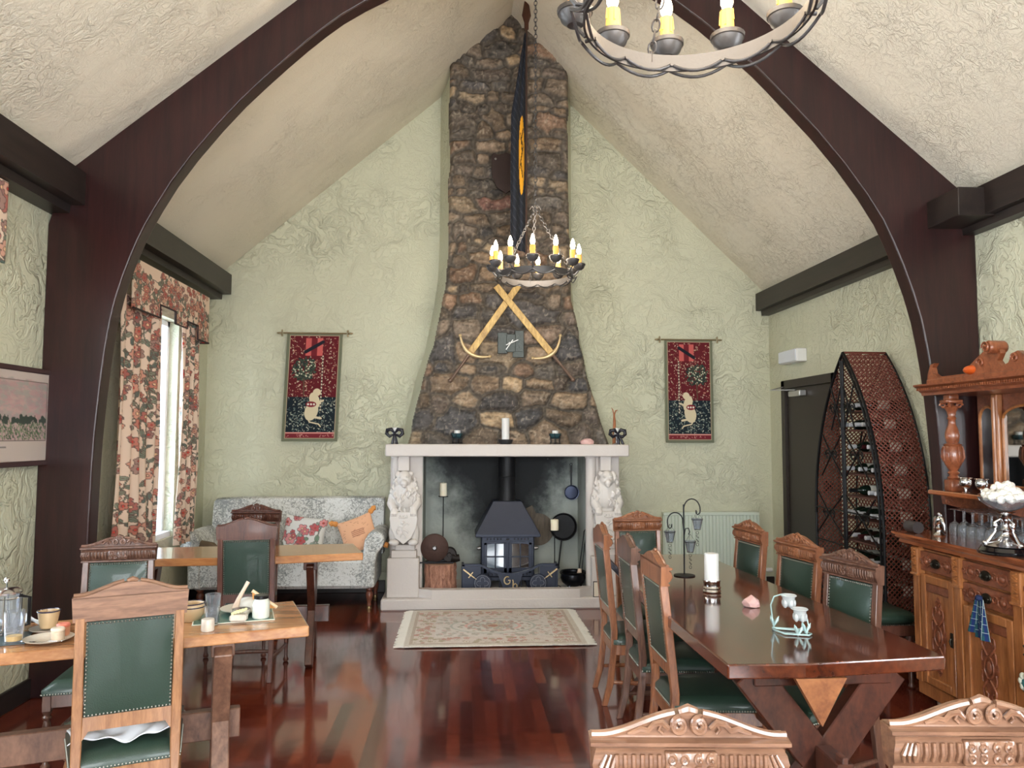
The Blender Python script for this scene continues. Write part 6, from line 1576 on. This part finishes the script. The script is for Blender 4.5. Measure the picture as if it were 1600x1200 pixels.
b=MB(); b.box(-.13,.10,-.10,.10,0,.004,.001); o=tag(b.build('slate_placemat',plain('dark_green_slate_mat',(60,74,78),.3)),'dark placemat under the coffee press on the near left table','placemat'); o.location=(-1.77,3.13,ZA); o.rotation_euler=(0,0,.35)
t=thing('paper_napkin','crumpled white napkin on the near table behind the tan cup','napkin',(-1.79,3.30,ZA))
pn=Paint(26,26,(232,238,246)); sheet('folded_paper',lambda u,v:((u-.5)*.2,(v-.5)*.14,.02+.03*np.sin(u*5+v*3)**2+.006*np.sin(v*17+u*9)),pn,attr_mat('napkin_cloth',.9),t,.002)
# right part: mat with plate, toast and dishes
t=thing('placemat','teal slate placemat with pale edge on the right end of the near table','placemat',(-.985,3.475,ZA),math.radians(16))
b=MB(); b.box(-.165,.165,-.12,.12,0,.004,.001); b.build('pale_edge',plain('pale_mat_edge',(214,208,190),.5),t)
b=MB(); b.box(-.16,.16,-.115,.115,.003,.0055,.001); b.build('mat_face',plain('teal_mat_face',(72,118,112),.25,coat=.3,var=.15,bscale=30),t)
t=thing('soup_bowl','round tan and cream bowl with dark rim on the near table beside the big chair','bowl',(-1.145,3.41,ZA))
b=MB(); b.shell([(0,0),(.03,0),(.034,.006),(.052,.03),(.054,.055),(.050,.07),(.053,.075),(.049,.075),(.046,.068),(.049,.052),(.044,.03),(.02,.01),(0,.01)],n=32); b.build('bowl_body',tan,t)
b=MB(); 
for z,r in((.075,.051),(.06,.0535)): b.tube([(r*math.cos(q),r*math.sin(q),z) for q in [2*PI*k/30 for k in range(30)]],.0025,6,closed=True)
b.build('dark_band',navy,t)
t=thing('breakfast_plate','grey rimmed plate with an upturned pot lid and toast behind the white jar','plate',(-.96,3.56,ZA+.006))
b=MB(); b.shell([(0,0),(.06,0),(.105,.014),(.107,.017),(.06,.006),(0,.005)],n=40); b.build('plate',china,t)
b=MB(); b.lathe([(0,.006),(.055,.006),(.056,.02),(.045,.045),(.025,.058),(0,.062)],(.01,.0,0),26); b.build('domed_cover',plain('pale_grey_glaze',(206,206,200),.25,coat=.4),t)
b=MB(); b.tube([(-.03,-.06,.02),(-.02,-.04,.06),(0,-.02,.105),(.012,-.01,.13)],[.016,.010,.008,.009],8); tag_=b.build('butter_knife_handle',plain('pale_wood',(206,184,164),.6),t)
t=thing('toast_slice','triangle of toast leaning against the covered dish on the near table','toast',(-.885,3.56,ZA+.045))
b=MB(); b.prism([(-.045,.055),(.06,-.03),(-.04,-.035)],-.006,.006); o=b.build('bread',plain('toasted_bread',(214,150,84),.8,bump=.4,bscale=120,var=.15),t,smooth=0); b=MB(); b.tube([(-.045,0,.055),(.06,0,-.03)],.008,6); b.build('crust',plain('pale_crust',(232,206,172),.8),t)
t.rotation_euler=(.25,0,.2)
t=thing('small_dish','small cream dish with a dark blue glazed inside on the teal mat','dish',(-.945,3.44,ZA+.006)); b=MB(); b.shell([(0,0),(.025,0),(.036,.02),(.038,.035),(.034,.035),(.03,.02),(0,.008)],n=28); b.build('dish_body',china,t); b=MB(); b.lathe([(0,.009),(.028,.02),(.034,.034),(.037,.036),(.033,.0365),(.0,.028)],n=28); b.build('blue_glaze',navy,t)
t=thing('butter_dish','square cream pot filled with pale butter curls at the front of the teal mat','dish',(-.935,3.365,ZA+.006)); b=MB(); b.box(-.035,.035,-.022,.022,0,.03,.008); b.build('square_pot',plain('speckled_cream_glaze',(206,198,186),.35,coat=.3,var=.2,bscale=70),t)
b=MB()
for k in range(4): b.bar((-.024+.012*k,-.018,.034+.003*k),(-.008+.012*k,.016,.04+.003*k),.011,.008,(0,0,1),.002)
b.build('butter_curls',plain('pale_butter',(236,232,176),.5),t)
t=thing('white_jar','white glass jar with a black lid on the right part of the teal mat','jar',(-.858,3.425,ZA+.006)); b=MB(); b.lathe([(0,0),(.032,0),(.036,.005),(.036,.068),(.031,.078),(.028,.083),(0,.083)],n=28); b.build('jar_body',plain('milky_white_glass',(206,210,200),.15,coat=.4),t)
b=MB(); b.lathe([(0,.082),(.030,.082),(.031,.086),(.031,.094),(.028,.097),(0,.097)],n=28); b.build('jar_lid',plain('black_plastic',(20,20,22),.3),t)
t=thing('marmalade_pot','small cream pot with brown sketch pattern at the front edge of the near table','pot',(-1.02,3.235,ZA)); b=MB(); b.lathe([(0,0),(.024,0),(.026,.004),(.025,.045),(.023,.048),(0,.048)],n=22); b.build('pot_body',plain('sketch_pattern_glaze',(206,194,180),.35,coat=.3,var=.35,bscale=45),t)
# napkin on the big chair's seat
t=thing('cloth_napkin','crumpled white cloth napkin on the green seat of the big light oak chair','napkin',(-1.29,3.12,.415),math.radians(23))
pn=Paint(44,34,(232,236,244)); 
def nap(u,v): return ((u-.5)*.36+.01*np.sin(v*9),(v-.5)*.26+.015*np.sin(u*7),.022+.010*np.sin(u*9+v*4)+.008*np.sin(u*21-v*12)*(1-v))
sheet('napkin_fold',nap,pn,attr_mat('napkin_cloth',.9),t,.003)
